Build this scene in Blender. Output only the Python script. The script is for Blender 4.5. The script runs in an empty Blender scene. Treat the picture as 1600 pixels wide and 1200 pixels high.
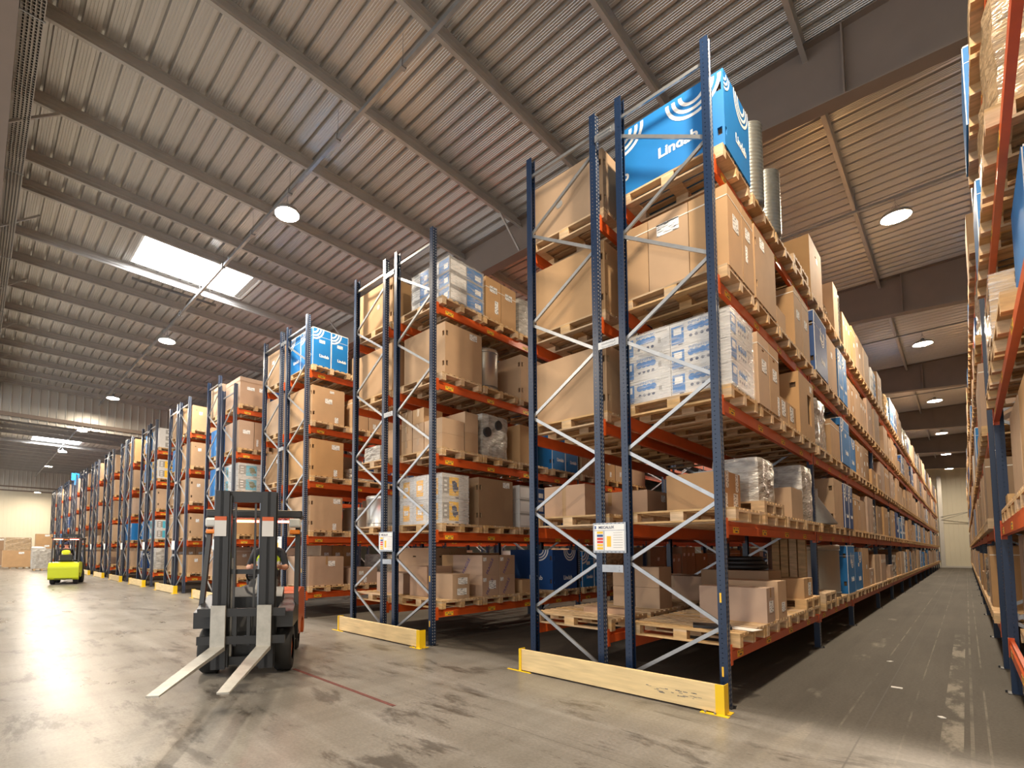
import bpy, bmesh, math, random
from mathutils import Vector, Matrix
S = bpy.context.scene
C = S.collection
PI = math.pi
rnd = random.Random(7)

# ------------------------------------------------------------------ mesh helpers
class MB:
    def __init__(s): s.v=[]; s.f=[]; s.m=[]; s.sm=[]
    def add(s, vs, fs, m=0, smooth=False):
        o=len(s.v); s.v+=[tuple(v) for v in vs]
        for f in fs: s.f.append(tuple(i+o for i in f)); s.m.append(m); s.sm.append(smooth)
        return s
    def box(s, x0,x1,y0,y1,z0,z1, m=0):
        if x0>x1: x0,x1=x1,x0
        if y0>y1: y0,y1=y1,y0
        if z0>z1: z0,z1=z1,z0
        return s.add([(x0,y0,z0),(x1,y0,z0),(x1,y1,z0),(x0,y1,z0),(x0,y0,z1),(x1,y0,z1),(x1,y1,z1),(x0,y1,z1)],
              [(0,3,2,1),(4,5,6,7),(0,1,5,4),(1,2,6,5),(2,3,7,6),(3,0,4,7)],m)
    def prism(s, poly, mat, length, m=0, smooth=False):
        # poly: 2D points in local x,y ; extruded along local z by length, placed by 4x4 mat
        n=len(poly)
        a=sum(poly[i][0]*poly[(i+1)%n][1]-poly[(i+1)%n][0]*poly[i][1] for i in range(n))
        if a<0: poly=poly[::-1]
        vs=[mat@Vector((x,y,0)) for x,y in poly]+[mat@Vector((x,y,length)) for x,y in poly]
        fs=[(i,(i+1)%n,(i+1)%n+n,i+n) for i in range(n)]
        s.add(vs,fs,m,smooth); s.add(vs,[tuple(range(n))[::-1],tuple(range(n,2*n))],m)
        return s
    def bar(s, p0, p1, poly, m=0, up=(0,0,1)):
        p0=Vector(p0); p1=Vector(p1); d=(p1-p0); L=d.length; d.normalize()
        u=Vector(up)
        if abs(d.dot(u))>.98: u=Vector((0,1,0))
        x=u.cross(d).normalized(); y=d.cross(x)
        M=Matrix(((x.x,y.x,d.x,p0.x),(x.y,y.y,d.y,p0.y),(x.z,y.z,d.z,p0.z),(0,0,0,1)))
        return s.prism(poly,M,L,m)
    def tube(s, p0, p1, r, n=12, m=0, r2=None, cap=True):
        p0=Vector(p0); p1=Vector(p1); d=(p1-p0); L=d.length; d.normalize()
        u=Vector((0,0,1)) if abs(d.z)<.9 else Vector((1,0,0))
        x=u.cross(d).normalized(); y=d.cross(x); r2=r if r2 is None else r2
        vs=[p0+(x*math.cos(2*PI*i/n)+y*math.sin(2*PI*i/n))*r for i in range(n)]+[p1+(x*math.cos(2*PI*i/n)+y*math.sin(2*PI*i/n))*r2 for i in range(n)]
        s.add(vs,[(i,(i+1)%n,(i+1)%n+n,i+n) for i in range(n)],m,True)
        if cap: s.add(vs,[tuple(range(n))[::-1],tuple(range(n,2*n))],m)
        return s
    def lathe(s, prof, n=24, m=0, cx=0, cy=0, smooth=True):
        vs=[]; k=len(prof)
        for r,z in prof:
            for i in range(n): vs.append((cx+r*math.cos(2*PI*i/n),cy+r*math.sin(2*PI*i/n),z))
        fs=[]
        for j in range(k-1):
            for i in range(n): fs.append((j*n+i,j*n+(i+1)%n,(j+1)*n+(i+1)%n,(j+1)*n+i))
        s.add(vs,fs,m,smooth)
        return s
    def torus(s, c, R, r, M=None, n=20, k=8, m=0):
        vs=[]; M=M or Matrix()
        for i in range(n):
            a=2*PI*i/n
            for j in range(k):
                b=2*PI*j/k
                vs.append(Vector(c)+(M@Vector(((R+r*math.cos(b))*math.cos(a),(R+r*math.cos(b))*math.sin(a),r*math.sin(b)))))
        s.add(vs,[(i*k+j,((i+1)%n)*k+j,((i+1)%n)*k+(j+1)%k,i*k+(j+1)%k) for i in range(n) for j in range(k)],m,True)
        return s
    def face_holes(s, O, U, V, w, h, holes, depth, m=0):
        O=Vector(O); U=Vector(U); V=Vector(V); N=U.cross(V)
        us=sorted({0,w,*[a for q in holes for a in q[:2]]}); vs_=sorted({0,h,*[a for q in holes for a in q[2:4]]})
        P=lambda a,b,d=0: O+U*a+V*b-N*d
        for i in range(len(us)-1):
            for j in range(len(vs_)-1):
                a0,a1,b0,b1=us[i],us[i+1],vs_[j],vs_[j+1]; mu=(a0+a1)/2; mv=(b0+b1)/2
                if any(q[0]<mu<q[1] and q[2]<mv<q[3] for q in holes):
                    s.add([P(a0,b0,depth),P(a1,b0,depth),P(a1,b1,depth),P(a0,b1,depth)],[(0,1,2,3)],1)
                    for (c0,d0),(c1,d1) in (((a0,b0),(a1,b0)),((a1,b0),(a1,b1)),((a1,b1),(a0,b1)),((a0,b1),(a0,b0))):
                        s.add([P(c0,d0),P(c1,d1),P(c1,d1,depth),P(c0,d0,depth)],[(0,1,2,3)],m)
                else: s.add([P(a0,b0),P(a1,b0),P(a1,b1),P(a0,b1)],[(0,1,2,3)],m)
    def holed_box(s, w, d, h, holes, depth=.03, m=0):
        # holes: dict with keys 'f','r','b','l' ; box centred in x,y, base z=0
        x=w/2; y=d/2
        s.face_holes((-x,-y,0),(1,0,0),(0,0,1),w,h,holes.get('f',[]),depth,m)
        s.face_holes((x,-y,0),(0,1,0),(0,0,1),d,h,holes.get('r',[]),depth,m)
        s.face_holes((x,y,0),(-1,0,0),(0,0,1),w,h,holes.get('b',[]),depth,m)
        s.face_holes((-x,y,0),(0,-1,0),(0,0,1),d,h,holes.get('l',[]),depth,m)
        s.add([(-x,-y,h),(x,-y,h),(x,y,h),(-x,y,h)],[(0,1,2,3)],m)
        s.add([(-x,-y,0),(x,-y,0),(x,y,0),(-x,y,0)],[(3,2,1,0)],m)
        return s
    def mesh(s, name, mats):
        me=bpy.data.meshes.new(name); me.from_pydata(s.v,[],s.f)
        for q in mats: me.materials.append(q)
        me.polygons.foreach_set('material_index',[min(i,len(mats)-1) for i in s.m])
        me.polygons.foreach_set('use_smooth',s.sm)
        me.update(); return me
    def build(s, name, mats, parent=None, loc=(0,0,0), rot=(0,0,0)):
        if not isinstance(mats,(list,tuple)): mats=[mats]
        return new(name,s.mesh(name,mats),parent,loc,rot)

def new(name, me, parent=None, loc=(0,0,0), rot=(0,0,0)):
    o=bpy.data.objects.new(name,me); C.objects.link(o)
    o.location=loc; o.rotation_euler=rot
    if parent: o.parent=parent
    return o
USED={}
def tag(o, label, cat, group=None):
    USED[label]=USED.get(label,0)+1
    o['label']=label; o['category']=cat
    if group: o['group']=group
    return o
def thing(name, label, cat, loc=(0,0,0), rotz=0, group=None):
    o=new(name,None,None,loc,(0,0,rotz)); o.empty_display_size=.1
    return tag(o,label,cat,group)
def struct(o): o['kind']='structure'; return o
CACHE={}
def cached(key, fn):
    if key not in CACHE: CACHE[key]=fn()
    return CACHE[key]

# ------------------------------------------------------------------ materials
def mat(name, col=(.5,.5,.5), rough=.6, metal=0, emit=None, es=0, alpha=1, var=0, vscale=6, bump=0, bscale=40, stretch=(1,1,1), spec=.5, objvar=0):
    m=bpy.data.materials.new(name); m.use_nodes=True
    nt=m.node_tree; b=nt.nodes['Principled BSDF']
    b.inputs['Base Color'].default_value=(*col,1); b.inputs['Roughness'].default_value=rough; b.inputs['Metallic'].default_value=metal
    b.inputs['Specular IOR Level'].default_value=spec; b.inputs['Alpha'].default_value=alpha
    if emit: b.inputs['Emission Color'].default_value=(*emit,1); b.inputs['Emission Strength'].default_value=es
    L=nt.links.new; N=nt.nodes.new
    if var or bump:
        tc=N('ShaderNodeTexCoord'); mp=N('ShaderNodeMapping'); mp.inputs['Scale'].default_value=stretch
        L(tc.outputs['Object'],mp.inputs['Vector'])
    out=None
    if var:
        n=N('ShaderNodeTexNoise'); n.inputs['Scale'].default_value=vscale; n.inputs['Detail'].default_value=5
        L(mp.outputs[0],n.inputs['Vector'])
        r=N('ShaderNodeValToRGB'); e=r.color_ramp.elements
        e[0].position=.3; e[1].position=.7
        e[0].color=(*[c*(1-var) for c in col],1); e[1].color=(*[min(1,c*(1+var)) for c in col],1)
        L(n.outputs['Fac'],r.inputs['Fac']); out=r.outputs['Color']
    if objvar:
        oi=N('ShaderNodeObjectInfo'); hs=N('ShaderNodeHueSaturation'); mr=N('ShaderNodeMapRange')
        mr.inputs['To Min'].default_value=1-objvar; mr.inputs['To Max'].default_value=1+objvar
        L(oi.outputs['Random'],mr.inputs['Value']); L(mr.outputs[0],hs.inputs['Value'])
        ms=N('ShaderNodeMath'); ms.operation='MULTIPLY'; ms.inputs[1].default_value=7.31; fr=N('ShaderNodeMath'); fr.operation='FRACT'
        L(oi.outputs['Random'],ms.inputs[0]); L(ms.outputs[0],fr.inputs[0])
        mr2=N('ShaderNodeMapRange'); mr2.inputs['To Min'].default_value=.8; mr2.inputs['To Max'].default_value=1.1
        L(fr.outputs[0],mr2.inputs['Value']); L(mr2.outputs[0],hs.inputs['Saturation'])
        if out: L(out,hs.inputs['Color'])
        else: hs.inputs['Color'].default_value=(*col,1)
        out=hs.outputs['Color']
    if out: L(out,b.inputs['Base Color'])
    if bump:
        n2=N('ShaderNodeTexNoise'); n2.inputs['Scale'].default_value=bscale; n2.inputs['Detail'].default_value=3
        L(mp.outputs[0],n2.inputs['Vector'])
        bp=N('ShaderNodeBump'); bp.inputs['Strength'].default_value=bump; bp.inputs['Distance'].default_value=.02
        L(n2.outputs['Fac'],bp.inputs['Height']); L(bp.outputs[0],b.inputs['Normal'])
    return m

M={}
M['card']=mat('cardboard',(.46,.285,.145),.8,var=.06,vscale=3,objvar=.10)
M['cardpink']=mat('cardboard_greyish',(.43,.285,.19),.8,var=.06,vscale=3,objvar=.06)
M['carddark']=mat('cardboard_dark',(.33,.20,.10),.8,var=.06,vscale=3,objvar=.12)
M['hole']=mat('carton_inside',(.10,.06,.03),.9)
M['tape']=mat('parcel_tape',(.38,.24,.12),.25)
M['strap']=mat('plastic_strap',(.75,.70,.60),.4)
M['blue']=mat('printed_blue',(.006,.17,.48),.55,var=.05,vscale=4)
M['dblue']=mat('printed_dark_blue',(.012,.07,.25),.55,var=.05,vscale=4)
M['white']=mat('white_print',(.82,.82,.80),.6)
M['wcard']=mat('white_carton',(.60,.59,.57),.55,var=.04)
M['gcard']=mat('grey_product_carton',(.30,.295,.29),.5,var=.05)
M['navy']=mat('navy_print',(.01,.03,.10),.6)
M['black']=mat('black_plastic',(.012,.012,.013),.45)
M['yellow']=mat('safety_yellow',(.85,.56,.01),.45)
M['sticker']=mat('yellow_sticker',(.85,.50,.03),.5)
M['orangeprint']=mat('yellow_orange_print',(.85,.45,.03),.5)
M['cyan']=mat('cyan_print',(.08,.45,.62),.5)
M['olive']=mat('olive_print',(.13,.15,.05),.5)
M['grey']=mat('grey_print',(.30,.29,.27),.5)
M['red']=mat('red_print',(.62,.04,.03),.5)
M['purple']=mat('fragile_ink',(.10,.07,.22),.6)
M['wood']=mat('pallet_wood',(.56,.37,.185),.75,var=.22,vscale=3,stretch=(2,9,9),objvar=.15)
M['plank']=mat('pale_plank',(.74,.57,.30),.6,var=.14,vscale=2.5,stretch=(1,1,9))
M['orange']=mat('orange_beam_paint',(.60,.092,.014),.38,var=.08,vscale=5)
M['galv']=mat('galvanised_steel',(.36,.37,.38),.36,.75,var=.08,vscale=12)
M['zinc']=mat('zinc_duct',(.33,.335,.31),.35,.8,var=.12,vscale=9)
M['stain']=mat('brushed_steel',(.50,.48,.44),.32,.85,var=.1,vscale=4,stretch=(1,1,.15))
M['wrapgrey']=mat('wrapped_grey',(.42,.40,.36),.16,.1,var=.3,vscale=7,bump=.8,bscale=16,stretch=(1,1,3))
M['wrapbrown']=mat('wrapped_brown',(.40,.28,.16),.16,0,var=.3,vscale=7,bump=.8,bscale=16,stretch=(1,1,3))
M['darkmetal']=mat('dark_machine',(.05,.05,.05),.4,.3)
M['flk']=mat('forklift_charcoal',(.022,.023,.025),.42)
M['florange']=mat('forklift_orange',(.55,.10,.02),.4)
M['fllime']=mat('forklift_lime',(.52,.60,.01),.35)
M['rubber']=mat('tyre_rubber',(.014,.014,.014),.75)
M['fork']=mat('fork_steel',(.46,.45,.41),.42,.35,var=.12,vscale=10)
M['amber']=mat('amber_lens',(.8,.22,.01),.25)
M['lens']=mat('headlamp_lens',(.55,.55,.52),.15)
M['redled']=mat('red_led',(.8,.02,.01),.3,emit=(1,.10,.05),es=9)
M['skin']=mat('skin',(.52,.27,.18),.55)
M['hair']=mat('hair',(.03,.02,.015),.7)
M['hivis']=mat('hivis_vest',(.62,.82,.02),.6)
M['shirt']=mat('dark_shirt',(.02,.022,.028),.8)
M['trouser']=mat('grey_trousers',(.11,.105,.10),.8)
M['boot']=mat('boots',(.02,.018,.015),.6)
M['reflect']=mat('reflective_tape',(.7,.7,.68),.3)
M['steelgrey']=mat('beam_taupe',(.21,.165,.135),.6,var=.05,vscale=2)
M['purlin']=mat('purlin_galv',(.43,.41,.385),.5,.35,var=.06,vscale=3)
M['deck']=mat('deck_galv',(.56,.54,.51),.36,.6,var=.05,vscale=.6)
M['cream']=mat('cream_cladding',(.66,.61,.48),.5,var=.03,vscale=.4)
M['clad']=mat('grey_cladding',(.55,.53,.49),.35,.5,var=.04,vscale=.4)
M['lamp']=mat('lamp_led',(1,1,1),.5,emit=(1,.84,.64),es=250)
M['lamph']=mat('lamp_housing',(.35,.34,.33),.4,.5)
M['tray']=mat('cable_mesh',(.55,.53,.50),.5,.3)
M['cable']=mat('cables',(.02,.02,.02),.6)
M['sky']=mat('skylight_panel',(.9,.9,.9),.5,emit=(.92,.96,1),es=9)
M['paper']=mat('paper',(.72,.70,.66),.7)
M['redline']=mat('faded_red_paint',(.13,.035,.028),.7,var=.4,vscale=25)

def film_mat():
    m=bpy.data.materials.new('stretch_film'); m.use_nodes=True; nt=m.node_tree; N=nt.nodes.new; L=nt.links.new
    for n in list(nt.nodes): nt.nodes.remove(n)
    o=N('ShaderNodeOutputMaterial'); mx=N('ShaderNodeMixShader'); tr=N('ShaderNodeBsdfTransparent'); gl=N('ShaderNodeBsdfPrincipled')
    gl.inputs['Base Color'].default_value=(.72,.70,.68,1); gl.inputs['Roughness'].default_value=.12
    tc=N('ShaderNodeTexCoord'); mp=N('ShaderNodeMapping'); mp.inputs['Scale'].default_value=(2,2,14); mp.inputs['Rotation'].default_value=(.35,.25,0)
    n=N('ShaderNodeTexNoise'); n.inputs['Scale'].default_value=3; n.inputs['Detail'].default_value=6
    L(tc.outputs['Object'],mp.inputs['Vector']); L(mp.outputs[0],n.inputs['Vector'])
    r=N('ShaderNodeMapRange'); r.inputs['From Min'].default_value=.45; r.inputs['From Max'].default_value=.75; r.inputs['To Min'].default_value=.14; r.inputs['To Max'].default_value=.62
    L(n.outputs['Fac'],r.inputs['Value']); bp=N('ShaderNodeBump'); bp.inputs['Strength'].default_value=.9; bp.inputs['Distance'].default_value=.02
    L(n.outputs['Fac'],bp.inputs['Height']); L(bp.outputs[0],gl.inputs['Normal'])
    L(r.outputs[0],mx.inputs[0]); L(tr.outputs[0],mx.inputs[1]); L(gl.outputs[0],mx.inputs[2]); L(mx.outputs[0],o.inputs[0])
    return m
M['film']=film_mat()

def label_mat():
    m=mat('shipping_label',(.85,.85,.83),.6); nt=m.node_tree; N=nt.nodes.new; L=nt.links.new; b=nt.nodes['Principled BSDF']
    tc=N('ShaderNodeTexCoord'); mp=N('ShaderNodeMapping'); mp.inputs['Scale'].default_value=(2.2,9,9)
    n=N('ShaderNodeTexNoise'); n.inputs['Scale'].default_value=1.6; n.inputs['Detail'].default_value=1
    L(tc.outputs['Generated'],mp.inputs['Vector']); L(mp.outputs[0],n.inputs['Vector'])
    r=N('ShaderNodeValToRGB'); r.color_ramp.interpolation='CONSTANT'; e=r.color_ramp.elements
    e[0].color=(.10,.10,.10,1); e[1].position=.41; e[1].color=(.82,.82,.80,1)
    L(n.outputs['Fac'],r.inputs['Fac']); L(r.outputs['Color'],b.inputs['Base Color']); return m
M['label']=label_mat()

def upright_mat():
    # blue paint with real openings: rows of slots punched through the web and small bolt holes through the flanges
    m=mat('upright_blue',(.008,.022,.058),.30); nt=m.node_tree; N=nt.nodes.new; L=nt.links.new; b=nt.nodes['Principled BSDF']
    tc=N('ShaderNodeTexCoord'); sp=N('ShaderNodeSeparateXYZ'); L(tc.outputs['Object'],sp.inputs[0])
    ge=N('ShaderNodeNewGeometry'); vt=N('ShaderNodeVectorTransform'); vt.vector_type='NORMAL'; vt.convert_from='WORLD'; vt.convert_to='OBJECT'
    L(ge.outputs['True Normal'],vt.inputs[0]); sn=N('ShaderNodeSeparateXYZ'); L(vt.outputs[0],sn.inputs[0])
    def mth(op,a,bv=None,c=None):
        q=N('ShaderNodeMath'); q.operation=op
        for i,v in enumerate((a,bv,c)):
            if v is None: continue
            if isinstance(v,(int,float)): q.inputs[i].default_value=v
            else: L(v,q.inputs[i])
        return q.outputs[0]
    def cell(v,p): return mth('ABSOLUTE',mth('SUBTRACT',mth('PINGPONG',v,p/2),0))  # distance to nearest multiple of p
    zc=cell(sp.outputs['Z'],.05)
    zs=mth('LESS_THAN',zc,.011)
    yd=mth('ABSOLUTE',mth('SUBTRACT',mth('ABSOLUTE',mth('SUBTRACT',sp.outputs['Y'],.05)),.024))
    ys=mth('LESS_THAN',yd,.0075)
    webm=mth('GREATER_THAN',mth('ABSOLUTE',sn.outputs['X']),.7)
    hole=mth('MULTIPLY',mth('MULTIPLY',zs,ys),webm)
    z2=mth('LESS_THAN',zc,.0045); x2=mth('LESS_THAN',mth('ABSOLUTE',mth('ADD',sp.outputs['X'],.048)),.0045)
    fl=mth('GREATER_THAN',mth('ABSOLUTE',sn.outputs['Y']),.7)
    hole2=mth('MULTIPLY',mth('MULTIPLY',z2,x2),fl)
    # pale rims painted for the bright background behind the slots, open in the middle
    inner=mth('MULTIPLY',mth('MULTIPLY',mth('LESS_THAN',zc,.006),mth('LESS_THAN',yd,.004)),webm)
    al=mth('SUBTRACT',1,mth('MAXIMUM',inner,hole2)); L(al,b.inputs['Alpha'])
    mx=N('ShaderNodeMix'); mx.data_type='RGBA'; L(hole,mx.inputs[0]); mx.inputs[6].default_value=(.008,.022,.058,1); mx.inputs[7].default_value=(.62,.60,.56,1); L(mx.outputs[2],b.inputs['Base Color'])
    return m
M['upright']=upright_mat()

def floor_mat():
    m=mat('concrete_floor',(.3,.29,.27),.35); nt=m.node_tree; N=nt.nodes.new; L=nt.links.new; b=nt.nodes['Principled BSDF']
    tc=N('ShaderNodeTexCoord')
    def noise(sc,det,st,rot=0,dist=0,rg=.62):
        mp=N('ShaderNodeMapping'); mp.inputs['Scale'].default_value=st; mp.inputs['Rotation'].default_value=(0,0,rot)
        L(tc.outputs['Object'],mp.inputs['Vector']); n=N('ShaderNodeTexNoise'); n.inputs['Scale'].default_value=sc; n.inputs['Detail'].default_value=det; n.inputs['Distortion'].default_value=dist
        n.inputs['Roughness'].default_value=rg
        L(mp.outputs[0],n.inputs['Vector']); return n.outputs['Fac']
    def ramp(f,p0,c0,p1,c1):
        r=N('ShaderNodeValToRGB'); e=r.color_ramp.elements; e[0].position=p0; e[0].color=(*c0,1); e[1].position=p1; e[1].color=(*c1,1); L(f,r.inputs['Fac']); return r.outputs['Color']
    def mix(f,a,bc,t='MIX'):
        q=N('ShaderNodeMix'); q.data_type='RGBA'; q.blend_type=t
        if isinstance(f,float): q.inputs[0].default_value=f
        else: L(f,q.inputs[0])
        L(a,q.inputs[6]); L(bc,q.inputs[7]); return q.outputs[2]
    sp=N('ShaderNodeSeparateXYZ'); L(tc.outputs['Object'],sp.inputs[0])
    def rng(o,a0,a1,b0=0,b1=1):
        q=N('ShaderNodeMapRange'); q.interpolation_type='SMOOTHSTEP'; q.inputs['From Min'].default_value=a0; q.inputs['From Max'].default_value=a1; q.inputs['To Min'].default_value=b0; q.inputs['To Max'].default_value=b1; L(o,q.inputs['Value']); return q.outputs[0]
    def mul(a,bv):
        q=N('ShaderNodeMath'); q.operation='MULTIPLY'; L(a,q.inputs[0]); L(bv,q.inputs[1]); return q.outputs[0]
    def line(o,x,w):
        q=N('ShaderNodeMath'); q.operation='COMPARE'; q.inputs[1].default_value=x; q.inputs[2].default_value=w; L(o,q.inputs[0]); return q.outputs[0]
    X_,Y_=sp.outputs['X'],sp.outputs['Y']
    def over_v(v):
        r=N('ShaderNodeRGB'); r.outputs[0].default_value=(v,v,v,1); return r.outputs[0]
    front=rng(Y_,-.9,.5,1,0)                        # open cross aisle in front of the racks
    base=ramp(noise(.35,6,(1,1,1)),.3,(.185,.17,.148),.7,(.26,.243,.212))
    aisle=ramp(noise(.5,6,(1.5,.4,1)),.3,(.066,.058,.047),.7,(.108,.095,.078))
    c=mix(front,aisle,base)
    # dark scuffed patches of the cross aisle, running mostly along it
    sc=noise(1.3,15,(.6,1.5,1),.55,.35,.74); stain=ramp(sc,.53,(1,1,1),.60,(.40,.38,.36)); c=mix(front,c,mix(1.0,c,stain,'MULTIPLY'))
    sx=ramp(noise(1.0,6,(.12,2.4,1),.05),.45,(0,0,0),.75,(.10,.10,.10)); c=mix(front,c,mix(1.0,c,sx,'ADD'))
    # tyre streaks running down the aisles
    st=ramp(noise(1.0,6,(3.5,.12,1)),.45,(1,1,1),.72,(.72,.71,.69)); c=mix(.8,c,st,'MULTIPLY')
    # pale worn strips and thin scratches in the right aisle
    pale=(.27,.245,.20)
    def over(mask,col,c):
        r=N('ShaderNodeRGB'); r.outputs[0].default_value=(*col,1); return mix(mask,c,r.outputs[0])
    w1=mul(mul(line(X_,1.58,.07),rng(noise(1.6,5,(2,.6,1)),.47,.60,0,.8)),rng(Y_,6,9,1,0)); c=over(w1,pale,c)
    w2=mul(line(X_,.55,.16),rng(noise(1.1,6,(2,.5,1)),.55,.70,0,.6)); c=over(w2,pale,c)
    for xx,ww in ((1.70,.012),(1.80,.008),(1.29,.007),(.86,.009)): c=over(mul(line(X_,xx,ww),rng(noise(3,5,(1,.3,1)),.42,.60,0,.4)),pale,c)
    c=over(mul(line(X_,1.03,.006),rng(noise(.8,1,(1,1,1)),.1,.2,0,.8)),(.10,.09,.08),c)
    c=over(line(Y_,-2.05,.004),(.13,.12,.105),c)
    fine=ramp(noise(38,5,(1,1,1)),.35,(.82,.82,.82),.65,(1.10,1.10,1.10)); c=mix(1.0,c,fine,'MULTIPLY')
    L(c,b.inputs['Base Color'])
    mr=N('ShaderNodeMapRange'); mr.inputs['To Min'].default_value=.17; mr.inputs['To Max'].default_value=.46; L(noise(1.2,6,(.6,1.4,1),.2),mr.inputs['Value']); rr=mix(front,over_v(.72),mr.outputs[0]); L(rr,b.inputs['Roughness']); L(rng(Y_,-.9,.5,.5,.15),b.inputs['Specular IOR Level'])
    return m
M['floor']=floor_mat()

# ------------------------------------------------------------------ lettering
def text_mesh(txt, h, bold=.0):
    def f():
        cu=bpy.data.curves.new('t','FONT'); cu.body=txt; cu.size=h; cu.offset=bold; cu.align_x='CENTER'; cu.resolution_u=3; cu.extrude=.0006
        o=bpy.data.objects.new('t',cu); C.objects.link(o)
        me=bpy.data.meshes.new_from_object(o.evaluated_get(bpy.context.evaluated_depsgraph_get()))
        bpy.data.objects.remove(o); bpy.data.curves.remove(cu); return me
    return cached(('txt',txt,h,bold),f)
def text(txt,h,m,parent,loc,face,bold=0,name='lettering',roll=0):
    key=('txtm',txt,h,bold,m.name)
    def f():
        me=text_mesh(txt,h,bold).copy(); me.materials.clear(); me.materials.append(m); return me
    return onface(name,cached(key,f),parent,loc,face,roll)
def onface(name,me,parent,loc,face,roll=0):
    rz={'f':0,'r':PI/2,'b':PI,'l':-PI/2}[face]
    o=new(name,me,parent,loc)
    o.rotation_euler=(Matrix.Rotation(rz,3,'Z')@Matrix.Rotation(PI/2,3,'X')@Matrix.Rotation(roll,3,'Z')).to_euler()
    return o
def arcs_mesh(radii, w, a0, a1, cut=None):
    b=MB()
    for r in radii:
        n=18
        for i in range(n):
            t0=a0+(a1-a0)*i/n; t1=a0+(a1-a0)*(i+1)/n
            b.add([(r*math.cos(t0),r*math.sin(t0),.001),((r+w)*math.cos(t0),(r+w)*math.sin(t0),.001),((r+w)*math.cos(t1),(r+w)*math.sin(t1),.001),(r*math.cos(t1),r*math.sin(t1),.001)],[(0,1,2,3)])
    return b.mesh('rings',[M['white']])
def rings(parent, loc, face, R=.22, a0=PI, a1=2*PI):
    me=cached(('rings',R,round(a0,2),round(a1,2)),lambda:arcs_mesh([R*.40,R*.66,R*.90],R*.13,a0,a1))
    return onface('logo',me,parent,loc,face)
def plate(w,h,m,t=.002):
    return cached(('plate',w,h,m.name,t),lambda:MB().box(-w/2,w/2,-h/2,h/2,0,t).mesh('plate',[m]))

# ------------------------------------------------------------------ camera
cam=bpy.data.cameras.new('camera'); co=bpy.data.objects.new('camera',cam); C.objects.link(co); S.camera=co
F_=775.3043; CX=688.3051; CY=810.7481; YAW=.8135; PIT=.0624; ROL=.002
CAM=Vector((1.7344,-5.7104,1.6127))
cam.sensor_width=36; cam.sensor_fit='HORIZONTAL'; cam.lens=F_/1600*36
cam.shift_x=(800-CX)/1600; cam.shift_y=-(600-CY)/1600
fw=Vector((-math.sin(YAW)*math.cos(PIT),math.cos(YAW)*math.cos(PIT),math.sin(PIT)))
rt=Vector((math.cos(YAW),math.sin(YAW),0)); up=rt.cross(fw)
r2=rt*math.cos(ROL)+up*math.sin(ROL); u2=-rt*math.sin(ROL)+up*math.cos(ROL)
co.matrix_world=Matrix(((r2.x,u2.x,-fw.x,CAM.x),(r2.y,u2.y,-fw.y,CAM.y),(r2.z,u2.z,-fw.z,CAM.z),(0,0,0,1)))
cam.clip_start=.05; cam.clip_end=300

# ------------------------------------------------------------------ building shell
XL,XR,YF,YB=-66.0,8.0,-14.0,63.0
ZD=9.85
def wave_wall(name, p0, d, length, z0, z1, m, pitch, depth, gw):
    # ribbed sheet: flat pans with narrow grooves; p0 start, d unit direction, normal = left of d
    b=MB(); d=Vector((d[0],d[1],0)); n=Vector((-d.y,d.x,0)); p0=Vector((p0[0],p0[1],0)); pts=[]
    k=int(length/pitch)
    for i in range(k+1):
        s=i*pitch
        for a,e in ((0,0),(gw*.25,-depth),(gw*.75,-depth),(gw,0)): pts.append(p0+d*min(length,(s+a))+n*e)
    pts.append(p0+d*length)
    vs=[(q.x,q.y,z0) for q in pts]+[(q.x,q.y,z1) for q in pts]; m_=len(pts)
    b.add(vs,[(i,i+1,i+1+m_,i+m_) for i in range(m_-1)])
    return struct(b.build(name,m))
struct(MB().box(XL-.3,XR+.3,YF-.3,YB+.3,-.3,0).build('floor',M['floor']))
wave_wall('wall_back',(XL,YB),(1,0),XR-XL,0,ZD+.2,M['cream'],.33,.012,.02)
wave_wall('wall_left',(XL,YF),(0,1),YB-YF,0,7.75,M['cream'],.33,.012,.02)
wave_wall('wall_left_upper',(XL-.02,YF),(0,1),YB-YF,7.75,ZD+.2,M['clad'],.36,.06,.08)
wave_wall('wall_right',(XR,YB),(0,-1),YB-YF,0,ZD+.2,M['cream'],.33,.012,.02)
b=MB(); b.box(-14.9,-14.86,-2.6,-.2,9.58,9.66); struct(b.build('skylight_linkage',M['galv']))
for (z0,z1) in ((7.62,7.75),(8.02,8.16)):
    struct(MB().box(XL,XL+.14,YF,YB,z0,z1).build('trim_rail',M['steelgrey']))
struct(MB().box(XL+.3,XR-.3,YB-.06,YB-.012,0,.16).build('baseboard_back',M['clad']))
# column and wall rail on the back wall
b=MB(); b.box(.02,.32,YB-.36,YB-.34,0,8.9); b.box(.02,.32,YB-.10,YB-.08,0,8.9); b.box(.16,.18,YB-.34,YB-.10,0,8.9)
struct(b.build('steel_column',M['clad']))
b=MB(); b.tube((.2,YB-.4,4.9),(2.0,YB-1.4,5.25),.03,8); b.tube((.2,YB-.4,4.6),(2.0,YB-1.4,5.2),.025,8)
struct(b.build('wall_bracket',M['clad']))
# smoke screens (hanging ribbed sheet) across the hall
w=wave_wall('smoke_curtain',(-29.8,YF),(0,1),YB-YF,7.85,ZD,M['clad'],.36,.06,.08)
struct(MB().box(-29.72,-29.60,YF,YB,8.02,8.2).build('smoke_curtain_rail',M['steelgrey']))

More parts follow.
